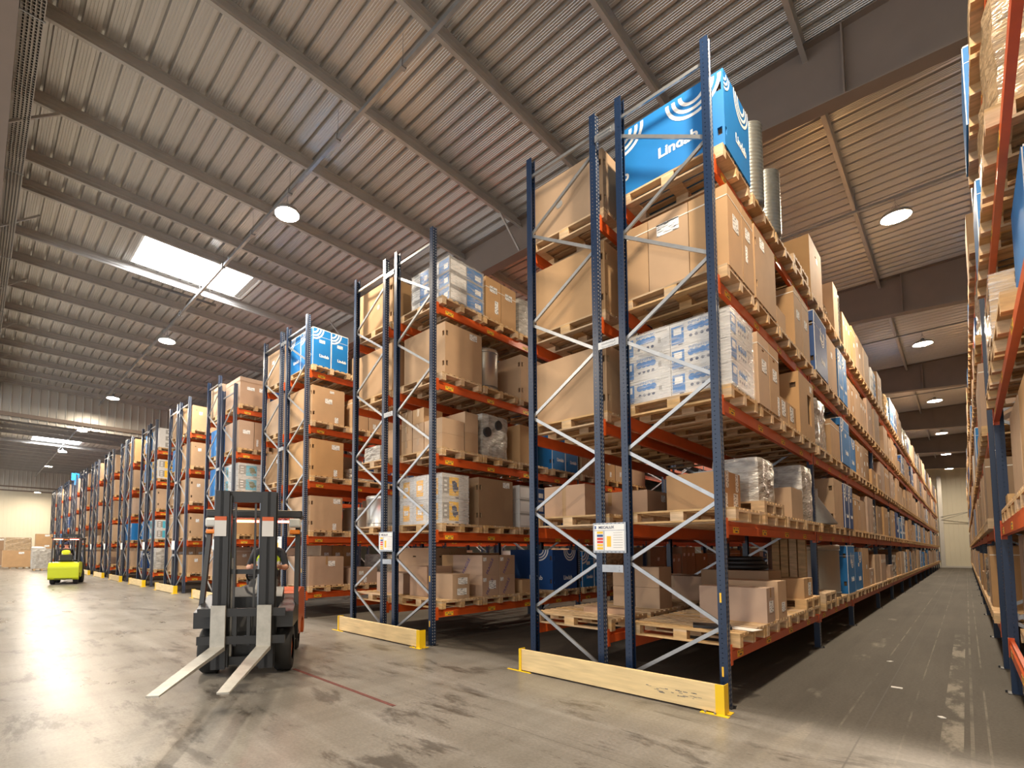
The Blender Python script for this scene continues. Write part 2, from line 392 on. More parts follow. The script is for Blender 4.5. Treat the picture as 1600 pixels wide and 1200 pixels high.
# ceiling deck: ribbed sheet, ribs along X, with openings for the skylights
SKY=[(-14.3,-12.5,-2.42,.04),(-46.2,-43.8,-2.46,-.1)]
P=.31
def deck():
    b=MB(); y=YF-.2
    prof=[(0,0),(.028,0),(.045,.075),(.085,.075),(.102,0)]
    for q in (.138,.182,.226,.27): prof+=[(q-.012,0),(q-.006,.009),(q+.006,.009),(q+.012,0)]
    while y<YB+.2:
        xs=[(XL-.2,XR+.2)]
        for x0,x1,y0,y1 in SKY:
            if y+P>y0 and y<y1:
                xs=[q for (a,c) in xs for q in ([(a,x0),(x1,c)] if a<x0 and x1<c else [(a,c)])]
        for xa,xb in xs:
            pts=[(y+a,ZD+h) for a,h in prof]+[(y+P,ZD)]
            vs=[(xa,py,pz) for py,pz in pts]+[(xb,py,pz) for py,pz in pts]; k=len(pts)
            b.add(vs,[(i,i+1,i+1+k,i+k) for i in range(k-1)])
        y+=P
    return b
struct(deck().build('ceiling',M['deck']))
for i,(x0,x1,y0,y1) in enumerate(SKY):
    b=MB(); e=.05; y0-=.32; y1+=.32
    b.box(x0-e,x0,y0,y1,ZD-.02,ZD+.5); b.box(x1,x1+e,y0,y1,ZD-.02,ZD+.5); b.box(x0,x1,y0-e,y0,ZD-.02,ZD+.5); b.box(x0,x1,y1,y1+e,ZD-.02,ZD+.5)
    o=struct(b.build('window_%d'%(i+1),M['white']))
    MB().box(x0,x1,y0,y1,ZD+.05,ZD+.08).build('skylight_pane',M['sky'],o)

# purlins: sigma profile along Y
PX=[.27-1.93*k for k in range(-3,6)]+[-11.2,-12.3,-14.5,-16.0]+[-17.95-1.95*k for k in range(14)]+[-46.6-1.95*k for k in range(10)]
PB=9.60
def purlin_mesh():
    poly=[(-.035,0),(.035,0),(.035,.02),(.028,.02),(.028,.007),(-.028,.007),(-.028,.085),(-.008,.105),(-.008,.145),(-.028,.165),(-.028,.243),(.035,.243),(.035,.25),(-.035,.25),(-.035,.16),(-.015,.14),(-.015,.108),(-.035,.09)]
    b=MB(); Mx=Matrix(((1,0,0,0),(0,0,1,YF),(0,1,0,0),(0,0,0,1)))
    b.prism(poly,Mx,YB-YF); return b.mesh('purlin',[M['purlin']])
pm=purlin_mesh()
for x in PX:
    if XL<x<XR: struct(new('roof_purlin',pm,None,(x,0,PB)))
# rafters: deep plate girders along X, haunched towards the right
RY=[-5.70,3.9,14.1,24.2,34.3,44.4,54.5]
def rafter():
    b=MB(); h=.14
    def web(xa,za,xb,zb):
        b.add([(xa,-.006,za),(xb,-.006,zb),(xb,-.006,ZD-.02),(xa,-.006,ZD-.02),(xa,.006,za),(xb,.006,zb),(xb,.006,ZD-.02),(xa,.006,ZD-.02)],[(0,1,2,3),(7,6,5,4),(0,4,5,1)])
        b.add([(xa,-h,za-.02),(xb,-h,zb-.02),(xb,h,zb-.02),(xa,h,za-.02),(xa,-h,za),(xb,-h,zb),(xb,h,zb),(xa,h,za)],[(0,3,2,1),(4,5,6,7),(0,1,5,4),(2,3,7,6)])
    pts=[(XL,8.95),(-3,8.95),(2.2,8.55),(6.6,7.9),(XR,7.9)]
    for (xa,za),(xb,zb) in zip(pts,pts[1:]): web(xa,za,xb,zb)
    b.box(XL,XR,-h,h,ZD-.04,ZD-.02)
    for x,z in ((.75,8.66),(-20,8.95),(-40,8.95)):
        b.box(x-.012,x+.012,-h,-.006,z,ZD-.04); b.box(x-.012,x+.012,.006,h,z,ZD-.04)
    return b.mesh('rafter',[M['steelgrey']])
rm=rafter()
for y in RY: struct(new('roof_rafter',rm,None,(0,y,0)))
# fly braces from rafters to purlins
fb=MB()
for y in RY:
    for k in range(-1,32,2):
        x=.27-1.93*k
        if x<XL+1: continue
        for sgn in (1,-1): fb.bar((x,y+.1*sgn,9.0),(x,y+.85*sgn,PB+.03),[(-.02,-.02),(.02,-.02),(.02,.02),(-.02,.02)])
struct(fb.build('roof_fly_braces',M['purlin']))
# cable tray beside the first rafter
b=MB(); ty0,ty1,tz=-5.54,-5.28,9.15
for y in (ty0,ty0+.052,ty0+.104,ty0+.156,ty0+.208,ty1): b.box(XL,4,y-.004,y+.004,tz-.004,tz+.004)
for z in (tz+.05,tz+.1): b.box(XL,4,ty1-.003,ty1+.003,z-.003,z+.003)
x=-1.0
while x>-40:
    b.box(x-.004,x+.004,ty0,ty1,tz-.005,tz); b.box(x-.004,x+.004,ty1-.004,ty1+.004,tz,tz+.1); x-=.06
t=thing('cable_tray','wire mesh cable tray hung beside the roof beam along the left edge','cable tray')
b.build('wire_basket',M['tray'],t)
b=MB()
for i in range(5): b.tube((XL+1,ty0+.04+i*.05,tz+.02),(4,ty0+.04+i*.05,tz+.02),.012,6)
b.build('cable',M['cable'],t)
b=MB()
for x in range(-3,-64,-4): b.box(x-.012,x+.012,ty0-.02,ty1+.02,tz-.02,tz-.006); b.box(x-.01,x+.01,ty0-.02,ty0-.005,tz-.02,PB)
b.build('hanger',M['galv'],t)

# lamps
LZ=8.85
def lamp_meshes():
    h=MB(); h.lathe([(0.0,.20),(.05,.20),(.06,.12),(.24,.08),(.27,.03),(.27,0),(.25,0)],24)
    l=MB(); l.lathe([(.255,.004),(.0,.004)],24)
    w=MB(); w.tube((0,0,.2),(0,0,.46),.006,6); w.tube((-.12,0,.09),(0,0,.36),.004,5); w.tube((.12,0,.09),(0,0,.36),.004,5)
    return h.mesh('housing',[M['lamph']]),l.mesh('lens',[M['lamp']]),w.mesh('wire',[M['lamph']])
LM=lamp_meshes()
ORD=['first','second','third','fourth','fifth','sixth','seventh','eighth','ninth','tenth','eleventh','twelfth','thirteenth','fourteenth','fifteenth','sixteenth']
def lamp(x,y,label,z=LZ,group=None):
    t=thing('high_bay_lamp',label,'lamp',(x,y,z),0,group)
    new('housing',LM[0],t); new('led_lens',LM[1],t); new('suspension_wire',LM[2],t)
for k in range(7):
    lamp(1.0-9.05*k,-1.05,['round high bay lamp over the front cross aisle above the nearest rack','large bright round lamp on the left, nearest of the left lamp row','round lamp behind the big one, second of the left lamp row','round lamp in front of the ribbed smoke curtain, third of left row','small lit lamp just beyond the smoke curtain, fourth of left row','small lit lamp far beyond the skylight, fifth of left row','tiny lit lamp below the far ribbed wall panel, seventh of left row'][k])
for j in range(6):
    lamp(1.0,8.6+9.65*j,'round high bay lamp over the right-hand aisle, %s from the front'%ORD[j])
for x in (-8.05,-17.1,-26.15):
    for j in (0,1): lamp(x,8.6+9.65*j,'round high bay lamp hung over an aisle behind the rack tops',LZ,'lamps behind the rack tops')
lamp(1.0-9.05*7,-1.05,'tiny lit lamp hanging low before the far cream wall, furthest of all',7.3)
for x in (1.0,-8.05,-17.1,-26.15,-35.2,-44.2,-53.3,-62.3): lamp(x,-10.7,'added unseen lamp over the open floor, lighting rack fronts and far wall',LZ,'added unseen lamps over the open floor')  # row added out of view to brighten the rack fronts and far wall
# lighting rails
b=MB(); b.box(XL,3.6,-1.08,-1.02,LZ+.42,LZ+.49)
t=thing('lighting_rail','long pale lighting rail hung under the purlins above the front floor','lighting rail'); b.build('rail',M['galv'],t)
b=MB()
for k in range(-1,32):
    x=.27-1.93*k-.5
    if x>XL+1: b.box(x-.03,x+.03,-1.10,-1.0,LZ+.40,LZ+.52); b.tube((x,-1.05,LZ+.52),(x,-1.05,ZD),.005,5)
b.build('rail_hanger',M['lamph'],t)
for j in range(6):
    b=MB(); y=8.6+9.65*j; b.box(-1.7,4.2,y-.03,y+.03,LZ+.44,LZ+.49)
    t=thing('lighting_rail','thin lighting rail crossing the right aisle above its %s lamp'%ORD[j],'lighting rail'); b.build('rail',M['galv'],t)
    for x in (-1.6,.34,2.2): MB().tube((x,y,LZ+.49),(x,y,ZD),.005,5).build('hanger_wire',M['galv'],t)

# ------------------------------------------------------------------ racks
RP=4.5214; H=7.356; D=1.1; G=.2772; W=.1
ZT=[.60,1.93,3.26,4.60,5.98]           # beam tops
POSTS=[0,4.63,8.2,12.95,16.75,20.6,24.5,28.3,32.1,35.9,39.7,43.5,47.3,51.1,54.9,58.7]
def upright_mesh(h):
    def f():
        t=.003
        poly=[(0,0),(0,.032),(-.008,.036),(-.008,.064),(0,.068),(0,.1),(-.08,.1),(-.08,.082),(-.077,.082),(-.077,.097),(-t,.097),(-t,.070),(-.011,.066),(-.011,.034),(-t,.030),(-t,.003),(-.077,.003),(-.077,.018),(-.08,.018),(-.08,0)]
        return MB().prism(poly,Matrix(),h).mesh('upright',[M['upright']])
    return cached(('up',h),f)
FOOT=MB().box(-.11,.03,-.03,.13,0,.008).box(.03,.05,.02,.04,0,.03).mesh('foot',[M['black']])
def upright(t,x,y,face,h=H,foot=True):
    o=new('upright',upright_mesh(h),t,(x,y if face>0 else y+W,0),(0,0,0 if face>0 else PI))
    if foot: new('foot_plate',FOOT,o,(0,0,0))
    return o
BP=[(-.02,-.014),(.02,-.014),(.02,.014),(.016,.014),(.016,-.010),(-.016,-.010),(-.016,.014),(-.02,.014)]
def brace_segs(xo,xi,h):
    # xo outer post inner side, xi inner post inner side: zigzag
    zs=[.15,.82,1.48,2.15,2.82,3.50,4.19,4.86,5.54,6.20,6.86]
    segs=[]
    for i in range(len(zs)-1):
        a=(xi if i%2==0 else xo); c=(xo if i%2==0 else xi)
        if zs[i+1]<h-.2: segs.append(((a,zs[i]),(c,zs[i+1])))
    segs.append(((xi,h-.26),(xo,h-.26)))
    return segs
def frame(t,xr,y,near,left=True,hr=H,foot=True,hl=H):
    rows=[(xr,xr-D,1,hr)]
    if left: rows.append((xr-2*D-G,xr-D-G,-1,hl))
    for xo,xi,fc,h in rows:
        upright(t,xo,y,fc,h,foot); upright(t,xi,y,-fc,h,foot)
        sg=brace_segs(xo-.035*fc,xi+.035*fc,h)
        if near:
            for (xa,za),(xb,zb) in sg: MB().bar((xa,y+.05,za),(xb,y+.05,zb),BP,up=(0,1,0)).build('brace',M['galv'],t)
        else:
            b=MB()
            for (xa,za),(xb,zb) in sg: b.bar((xa,y+.05,za),(xb,y+.05,zb),BP,up=(0,1,0))
            b.build('bracing',M['galv'],t)
    if left and near:
        for z in (1.39,4.2,6.98):
            b=MB(); b.box(xr-D-G+.003,xr-D-.003,y-.012,y-.001,z-.045,z+.045); b.box(xr-D-G+.05,xr-D-.05,y-.018,y-.012,z+.012,z+.03); b.box(xr-D-G+.05,xr-D-.05,y-.018,y-.012,z-.03,z-.012)
            b.build('row_spacer',M['galv'],t)
def beam_mesh(L):
    def f():
        poly=[(0,0),(.045,0),(.045,.095),(.032,.105),(.032,.145),(0,.145)]
        b=MB(); b.prism(poly,Matrix(((1,0,0,0),(0,0,1,.004),(0,1,0,0),(0,0,0,1))),L-.008); return b.mesh('beam',[M['orange']])
    return cached(('beam',round(L,3)),f)
CONN=MB().box(.046,.051,-.008,.055,-.04,.175).box(.0,.05,.0,.004,-.04,.175).mesh('connector',[M['orange']])
CONN2=MB().box(.046,.051,-.055,.008,-.04,.175).box(.0,.05,-.004,.0,-.04,.175).mesh('connector',[M['orange']])
STK=MB().box(0,.0012,-.10,.10,-.034,.034)
for q in ((-.08,-.06),(-.05,-.035),(.0,.012),(.03,.04),(.06,.085)): STK.box(.0012,.0018,q[0],q[1],.008,.024,1)
STK.box(.0012,.0018,-.03,.05,-.022,-.008,1)
STK=STK.mesh('sticker',[M['sticker'],M['navy']])
def beam(t,xface,fc,y0,y1,zt,detail,stick):
    # face at xface (outer), fc=+1 outer side +x ; y0..y1 clear span
    o=new('beam',beam_mesh(y1-y0),t,(xface-.046 if fc>0 else xface+.046,y0 if fc>0 else y1,zt-.145),(0,0,0 if fc>0 else PI))
    if detail:
        new('beam_connector',CONN,o); new('beam_connector',CONN2,o,(0,y1-y0,0))
    if stick:
        n=3 if y1-y0<4 else 4
        for k in range(n):
            s=new('location_label',STK,o,(.0452,(y1-y0)*(k+.5)/n-.25,.05)); s['label']='yellow location label'
    return o
NEAREST=['nearest','second','third','fourth','fifth','sixth','seventh','eighth','ninth','tenth','eleventh','twelfth','thirteenth','fourteenth']
RACKDESC={0:'tall blue and orange double pallet rack nearest the camera, running down the right aisle'}
for i in range(1,14): RACKDESC[i]='blue and orange double pallet rack, %s of the row counted from the right'%NEAREST[i]
RACKS={}
def rest_beam(b,xface,fc,y0,y1,zt):
    x0=xface-.046 if fc>0 else xface
    b.box(x0,x0+.046,y0+.004,y1-.004,zt-.145,zt)
for i in range(14):
    x0=-RP*i
    t=thing('pallet_rack',RACKDESC[i],'pallet rack',(x0,0,0)); RACKS[i]=t
    nb=15 if i==0 else (5 if i==1 else (3 if i<4 else 2))
    rb=MB(); cnt=0
    for k in range(nb+1):
        hr=6.75 if (i==3) else H
        frame(t,0,POSTS[k],k==0 and i<6,True,hr if k==0 else 6.4,k<9,H if k==0 else 6.4)
    for k in range(nb):
        ya,yb=POSTS[k]+W,POSTS[k+1]
        for l,z in enumerate(ZT):
            for (xf,fc,front) in ((0,1,True),(-D,-1,False),(-D-G,1,False),(-2*D-G,-1,False)):
                ind=(i>0 and k<2) or (i==0 and (k<4 or (front and k<10)))
                if ind and cnt<100:
                    beam(t,xf,fc,ya,yb,z,k<3,front and k<2); cnt+=1
                else: rest_beam(rb,xf,fc,ya,yb,z)
    if rb.v:
        o=rb.build('beam',M['orange'],t); o['kind']='stuff'
    # yellow height stickers on the front uprights
    if i<3:
        for (x,z) in ((-.05,.36),(-.05,1.12)):
            s=new('yellow_marker',plate(.018,.10,M['sticker']),t,(x,-.001,z),(PI/2,0,0)); s['label']='small yellow sticker on the upright'
# right-hand rack (two sections)
XR0=2.0192
t=thing('pallet_rack','blue and orange pallet rack at the right edge of the aisle, seen almost edge on','pallet rack',(XR0,0,0)); RACKS['R']=t
RPOST=[(-3.1,False),(2.9,True),(4.66,False),(8.2,True),(12.95,True),(16.75,True),(20.6,True),(24.5,True),(28.3,True),(32.1,True),(35.9,True),(39.7,True),(43.5,True),(47.3,True),(51.1,True),(54.9,True),(58.7,True)]
rb=MB(); cnt=0
for k,(y,_) in enumerate(RPOST):
    upright(t,0,y,-1); upright(t,D,y,1)
    b=MB()
    for (xa,za),(xb,zb) in brace_segs(.035,D-.035,H): b.bar((xa,y+.05,za),(xb,y+.05,zb),BP,up=(0,1,0))
    b.build('bracing',M['galv'],t)
    if k and _:
        ya,yb=RPOST[k-1][0]+W,y
        for l,z in enumerate(ZT):
            for xf,fc in ((0,-1),(D,1)):
                if cnt<100: beam(t,xf,fc,ya,yb,z,k<4,k<2 and fc<0); cnt+=1
                else: rest_beam(rb,xf,fc,ya,yb,z)
if rb.v:
    o=rb.build('beam',M['orange'],t); o['kind']='stuff'

# load signs and guard boards at the rack ends
def load_sign(i):
    t=thing('load_sign','white load capacity sign on the front posts of the %s rack'%NEAREST[i],'sign',(-RP*i-1.27,-.022,1.765))
    MB().box(-.215,.215,0,.006,-.185,.185).build('sign_plate',M['galv'],t)
    if i<3:
        MB().box(-.195,.195,-.002,0,.095,.165).build('sign_header',M['white'],t)
        o=text('MECALUX',.045,M['navy'],t,(-.035,-.0035,.115),'f',.0006); o['label']='dark blue maker name on the sign header'
        MB().box(-.190,-.172,-.003,-.002,.112,.150).build('header_mark',M['dblue'],t)
        MB().box(-.195,-.075,-.002,0,-.155,.085).build('warning_column',M['white'],t)
        for k,cn in enumerate(('sticker','dblue','red','red','sticker','sticker')):
            o=MB().box(-.16,-.08,-.0035,-.002,.052-.039*k,.080-.039*k).build('warning_bar',M[cn],t); o['label']={'sticker':'yellow','dblue':'blue','red':'red'}[cn]+' warning bar'
        MB().box(-.06,.195,-.002,0,-.155,.085).build('load_table',M['white'],t)
        b=MB(); b.box(-.03,.025,-.003,-.002,-.11,.02); b.build('rack_diagram',M['sticker'],t)
        b=MB()
        for z in (.06,.03,.0,-.03,-.06,-.09,-.12): b.box(.055,.175,-.003,-.002,z,z+.004)
        b.build('table_lines',M['grey'],t)
        b=MB()
        for x in range(8):
            for z in (-.176,.172): b.box(-.19+x*.052,-.168+x*.052,-.001,0,z,z+.006)
        b.build('slot_row',M['black'],t)
    else:
        MB().box(-.195,.195,-.002,0,-.155,.165).build('sign_sheet',M['white'],t)
def guard(i):
    x0=-RP*i
    t=thing('guard_board','pale wooden guard board with yellow brackets in front of the %s rack'%NEAREST[i],'guard board',(x0,-.3,0))
    MB().box(-2.44,.045,.0,.055,.02,.285).build('board',M['plank'],t)
    for x,s in ((.045,1),(-2.44,-1)):
        b=MB(); xa=x; xb=x+.006*s
        b.box(xa,xb,-.012,.12,0,.295); b.box(x-.075*s if s>0 else x+.03,xa,-.012,-.002,0,.295)
        b.box(x-.19,x+.19 if s<0 else x+.06,-.03,.0,0,.008) if s<0 else b.box(x-.21,x+.05,-.05,.0,0,.008)
        b.box(min(xa,xb)-.01,max(xa,xb)+.03,.055,.17,0,.008)
        b.build('end_bracket',M['yellow'],t)
    if i==0:
        r_=random.Random(3); b=MB()
        for k in range(26):
            x=r_.uniform(-.75,-.18); z=r_.uniform(.10,.16); w=r_.uniform(.01,.06); b.box(x,x+w,-.001,0,z,z+r_.uniform(.002,.006))
        q=b.build('scuff_marks',M['navy'],t); q['label']='dark scuff marks on the board'
    if i<2:
        b=MB()
        for x in (-.03,-.12): b.tube((x,-.03,.008),(x,-.03,.025),.012,8)
        b.build('anchor_bolt',M['galv'],t)
for i in range(14): load_sign(i); guard(i)

# ------------------------------------------------------------------ goods
def proj_size(p,s):
    return s/max(.5,(Vector(p)-CAM).length)
LOADS={'pallet':[], 'carton':[]}
LEVN=['bottom','second','third','fourth','top']
def where(rk,row,bay,slot,lev):
    if rk=='R': return '%s in %s bay, %s shelf, rack at right edge'%(ORD[slot],ORD[bay],LEVN[lev])
    return '%s in %s bay, %s shelf, %s row of %s rack'%(ORD[slot],ORD[bay],LEVN[lev],row,NEAREST[rk])

# pallets -----------------------------------------------------------
def pallet_boxes(w,d,kind):
    r=[]
    h1,h2=.022,.078
    if kind in('all','bottom'):
        for y in (-d/2+.05,0,d/2-.05): r.append((-w/2,w/2,y-.05,y+.05,0,h1))
    if kind in('all','block'):
        for x in (-w/2+.0725,0,w/2-.0725):
            for y in (-d/2+.05,0,d/2-.05): r.append((x-.0725,x+.0725,y-.05,y+.05,h1,h1+h2))
    if kind in('all','cross'):
        for x in (-w/2+.0725,0,w/2-.0725): r.append((x-.0725,x+.0725,-d/2,d/2,h1+h2,h1+h2+.022))
    if kind in('all','deck'):
        n=7 if d>.9 else 5
        for k in range(n):
            y=-d/2+.06+(d-.12)*k/(n-1); ww=.06 if k in(0,n-1) else .045
            r.append((-w/2,w/2,y-ww,y+ww,h1+h2+.022,.145))
    return r
def pal_mesh(w,d):
    def f():
        b=MB()
        for q in pallet_boxes(w,d,'all'): b.box(*q)
        return b.mesh('pallet',[M['wood']])
    return cached(('pal',w,d),f)
def bxmesh(q,m):
    x0,x1,y0,y1,z0,z1=q; dx,dy,dz=round(x1-x0,4),round(y1-y0,4),round(z1-z0,4)
    return cached(('bx',dx,dy,dz,m.name),lambda:MB().box(-dx/2,dx/2,-dy/2,dy/2,-dz/2,dz/2).mesh('board',[m])),((x0+x1)/2,(y0+y1)/2,(z0+z1)/2)
def build_pallet(p,w,d,label,full):
    if not full:
        return tag(new('wooden_pallet',pal_mesh(w,d),None,p),label,'pallet','wooden pallets on the racks')
    t=thing('wooden_pallet',label,'pallet',p,0,'wooden pallets on the racks')
    for kind,nm in (('bottom','bottom_board'),('block','block'),('cross','cross_board'),('deck','deck_board')):
        for q in pallet_boxes(w,d,kind):
            me,c=bxmesh(q,M['wood']); new(nm,me,t,c)
    return t
def pallet(x0,x1,y0,y1,z,label,full=False):
    LOADS['pallet'].append(dict(p=((x0+x1)/2,(y0+y1)/2,z),w=round(x1-x0,3),d=round(y1-y0,3),label=label,full=full))

# cartons -----------------------------------------------------------
def slots(w,d,h,style):
    if style=='plain': return {}
    if style=='clip':
        a=[]
        def sd(L): return [(.025,.075,h*.16,h*.16+.09),(.025,.075,h*.74,h*.74+.09),(L-.075,L-.025,h*.16,h*.16+.09),(L-.075,L-.025,h*.74,h*.74+.09)]
        return {'f':sd(w)[2:],'r':sd(d)[:2]}
    if style=='grip':
        return {'f':[(w/2-.05,w/2+.05,h*.78,h*.78+.03)],'r':[(d/2-.05,d/2+.05,h*.78,h*.78+.03)]}
    if style=='small':
        return {'f':[(.10,.13,h*.5,h*.5+.03),(w-.12,w-.09,h*.8,h*.8+.03)],'r':[(.12,.15,h*.8,h*.8+.03)]}
    if style=='cut':
        return {'r':[(d*.55,d*.8,h*.25,h*.75)],'f':[(w-.12,w-.04,h*.75,h*.75+.08)]}
def carton_mesh(w,d,h,style,m):
    def f(): return MB().holed_box(w,d,h,slots(w,d,h,style)).mesh('carton',[m,M['hole']])
    return cached(('ct',w,d,h,style,m.name),f)
def build_carton(q):
    w,d,h=q['dim']; p=q['p']; m=M[q.get('m','card')]
    me=carton_mesh(w,d,h,q.get('style','plain'),m)
    simple=not (q.get('lab') or q.get('strap') or q.get('tape') or q.get('txt') or q.get('lid') or q.get('dot'))
    if simple: return tag(new('cardboard_carton',me,None,p),q['label'],'carton','cardboard cartons on the racks')
    t=thing('cardboard_carton',q['label'],'carton',p,0,'cardboard cartons on the racks')
    new('carton_body',me,t)
    for (fc,u,v,lw,lh) in q.get('lab',()):
        loc={'f':(-w/2+u*w,-d/2,v*h),'r':(w/2,-d/2+u*d,v*h)}[fc]
        s=onface('shipping_label',plate(lw,lh,M['label']),t,loc,fc); s['label']='white paper shipping label'
    if q.get('dot'):
        s=MB().tube((0,-.003,0),(0,0,0),.055,20).build('round_sticker',M['grey'],t,(q['dot'][0],-d/2,q['dot'][1])); s['label']='round grey sticker'
    if q.get('tape'):
        b=MB(); k=.03; e=.001
        if q['tape']=='x': b.box(-w/2-e,w/2+e,-k,k,h,h+e); b.box(w/2,w/2+e,-k,k,h*.72,h); b.box(-w/2-e,-w/2,-k,k,h*.72,h)
        else: b.box(-k,k,-d/2-e,d/2+e,h,h+e); b.box(-k,k,-d/2-e,-d/2,h*(.5 if q['tape']=='y' else .0),h)
        b.build('tape',M['tape'],t)
    if q.get('strap'):
        z=h*q['strap']; b=MB(); e=.002
        b.box(-w/2-e,w/2+e,-d/2-e,-d/2,z,z+.014); b.box(w/2,w/2+e,-d/2-e,d/2+e,z,z+.014); b.build('strap',M['strap'],t)
    if q.get('lid'):
        z=h*q['lid']; e=.008; b=MB(); b.box(-w/2-e,w/2+e,-d/2-e,-d/2,z,h); b.box(w/2,w/2+e,-d/2,d/2,z,h); b.box(-w/2-e,w/2+e,-d/2-e,d/2+e,h,h+.008); b.box(-w/2-e,-w/2,-d/2,d/2,z,h)
        b.build('lid',m,t)
    if q.get('txt'):
        for fc in q.get('txtf','r'):
            loc={'f':(0,-d/2-.001,h*.42),'r':(w/2+.001,0,h*.42)}[fc]
            o=text('FRAGILE',.09,M['purple'],t,loc,fc,.001,'lettering',1.05)
    return t
def carton(x0,x1,y0,y1,z0,z1,label,**k):
    g=.004
    dim=(round(x1-x0-2*g,3),round(y1-y0-2*g,3),round(z1-z0,3))
    LOADS['carton'].append(dict(p=((x0+x1)/2,(y0+y1)/2,z0),dim=dim,label=label,**k))

# printed blue boxes --------------------------------------------------
def blue_box(x0,x1,y0,y1,z0,z1,label,faces='fr',logo='top',dark=False,edge=False,scale=1,holes=True):
    w,d,h=round(x1-x0-.008,3),round(y1-y0-.008,3),round(z1-z0,3)
    m=M['dblue'] if dark else M['blue']
    t=thing('printed_carton',label,'carton',((x0+x1)/2,(y0+y1)/2,z0),0,'printed blue cartons on the racks')
    st='clip' if holes else 'plain'
    new('carton_body',carton_mesh(w,d,h,st,m),t)
    for fc in faces:
        L=w if fc in 'f' else d
        th=min(.135,L*.20)*scale
        lx=L*.12
        P_=lambda a,z:{'f':(a,-d/2-.0015,z),'r':(w/2+.0015,a,z)}[fc]
        if L>.3: text('Lindab',th,M['white'],t,P_(lx,h*.24),fc,.003)
        R=min(.24,L*.32)
        if logo=='top': rings(t,P_(lx+L*.08,h-.001),fc,R)
        elif logo=='corner': rings(t,P_(-L/2+.005,h-.001),fc,min(.30,L*.58),1.5*PI,2*PI)
        elif logo=='mid': rings(t,P_(lx,h*.72),fc,R*.8,0.75*PI,2.2*PI)
    if edge:
        b=MB(); e=.0012; k=.008
        b.box(-w/2,w/2,-d/2-e,-d/2,h-k*2,h); b.box(w/2,w/2+e,-d/2,d/2,h-k*2,h); b.box(-w/2,w/2,-d/2-e,-d/2,h*.78,h*.78+.006); b.box(w/2,w/2+e,-d/2,d/2,h*.78,h*.78+.006)
        for x in (-w/2,w/2-k): b.box(x,x+k,-d/2-e,-d/2,0,h)
        for y in (-d/2,d/2-k): b.box(w/2,w/2+e,y,y+k,0,h)
        b.build('edge_lines',M['white'],t)
    if edge or rnd.random()<.3:
        onface('shipping_label',plate(.16,.08,M['label']),t,(w/2,.0,h*.66),'r')
    return t

# wrapped stacks ------------------------------------------------------
def print_mesh(w,h,style):
    def f():
        b=MB(); e=.0012
        def r(x0,x1,y0,y1,m,t=e): b.box(x0*w-w/2,x1*w-w/2,y0*h,y1*h,0,t,m)
        def disc(cx,cy,rr,m):
            vs=[((cx-.5)*w+rr*math.cos(2*PI*i/12),cy*h+rr*math.sin(2*PI*i/12),e) for i in range(12)]; b.add(vs,[tuple(range(12))],m)
        if style=='fans':
            r(.02,.24,.12,.86,0); r(.06,.20,.5,.78,1,.0018); r(.14,.22,.06,.10,2)
            for k in range(4): disc(.36+k*.095,.66,.038*h/.28,0 if k!=9 else 2); disc(.36+k*.095,.34,.018*h/.28,2)
            r(.76,.82,.40,.62,3); r(.72,.95,.86,.89,3)
        elif style=='pump':
            r(.03,.26,.2,.85,3); r(.26,.62,.12,.88,0); b.add([((a-.5)*w,c*h,.0018) for a,c in ((.36,.70),(.47,.74),(.55,.66),(.56,.40),(.49,.24),(.40,.34))],[(5,4,3,2,1,0)],2); r(.52,.60,.36,.5,2,.0018); r(.5,.62,.03,.08,2)
            for k in range(3): r(.08,.18,.3+.18*k,.38+.18*k,1,.0018)
        elif style=='small':
            r(.25,.75,.15,.82,0); r(.35,.65,.4,.6,1,.0018)
        elif style=='eu':
            r(.03,.47,.15,.85,1); r(.50,.56,.06,.94,0); r(.56,.97,.08,.92,0); r(.74,.92,.25,.6,1,.0018); r(0,1,.93,1,3)
        return b
    return f()
def printed_box(x0,x1,y0,y1,z0,z1,label,style,col='blue',base='wcard',faces='fr',txt=None):
    w,d,h=round(x1-x0-.006,3),round(y1-y0-.006,3),round(z1-z0-.002,3)
    t=thing('product_carton',label,'carton',((x0+x1)/2,(y0+y1)/2,z0),0,'printed product cartons on the racks')
    new('carton_body',carton_mesh(w,d,h,'plain',M[base]),t)
    cc=[M[col],M['white'],M['navy'] if col!='cyan' else M['olive'],M['grey']]
    for fc in faces:
        L=w if fc=='f' else d
        me=cached(('prt',L,h,style,col),lambda:print_mesh(L,h,style).mesh('print',cc))
        onface('printed_panel',me,t,{'f':(0,-d/2,0),'r':(w/2,0,0)}[fc],fc)
    if txt: text(txt,.045,M['blue'],t,(.0,-d/2-.001,h*.82),'f',0)
    return t
def film(x0,x1,y0,y1,z0,z1,label):
    e=.007; w,d,h=x1-x0+2*e,y1-y0+2*e,z1-z0+e
    b=MB(); n=6
    b.box(-w/2,w/2,-d/2,d/2,0,h)
    b.f=b.f[1:]; b.m=b.m[1:]; b.sm=b.sm[1:]      # open underneath
    o=b.build('stretch_film',M['film'],None,((x0+x1)/2,(y0+y1)/2,z0))
    return tag(o,label,'stretch film','clear film around pallet loads')
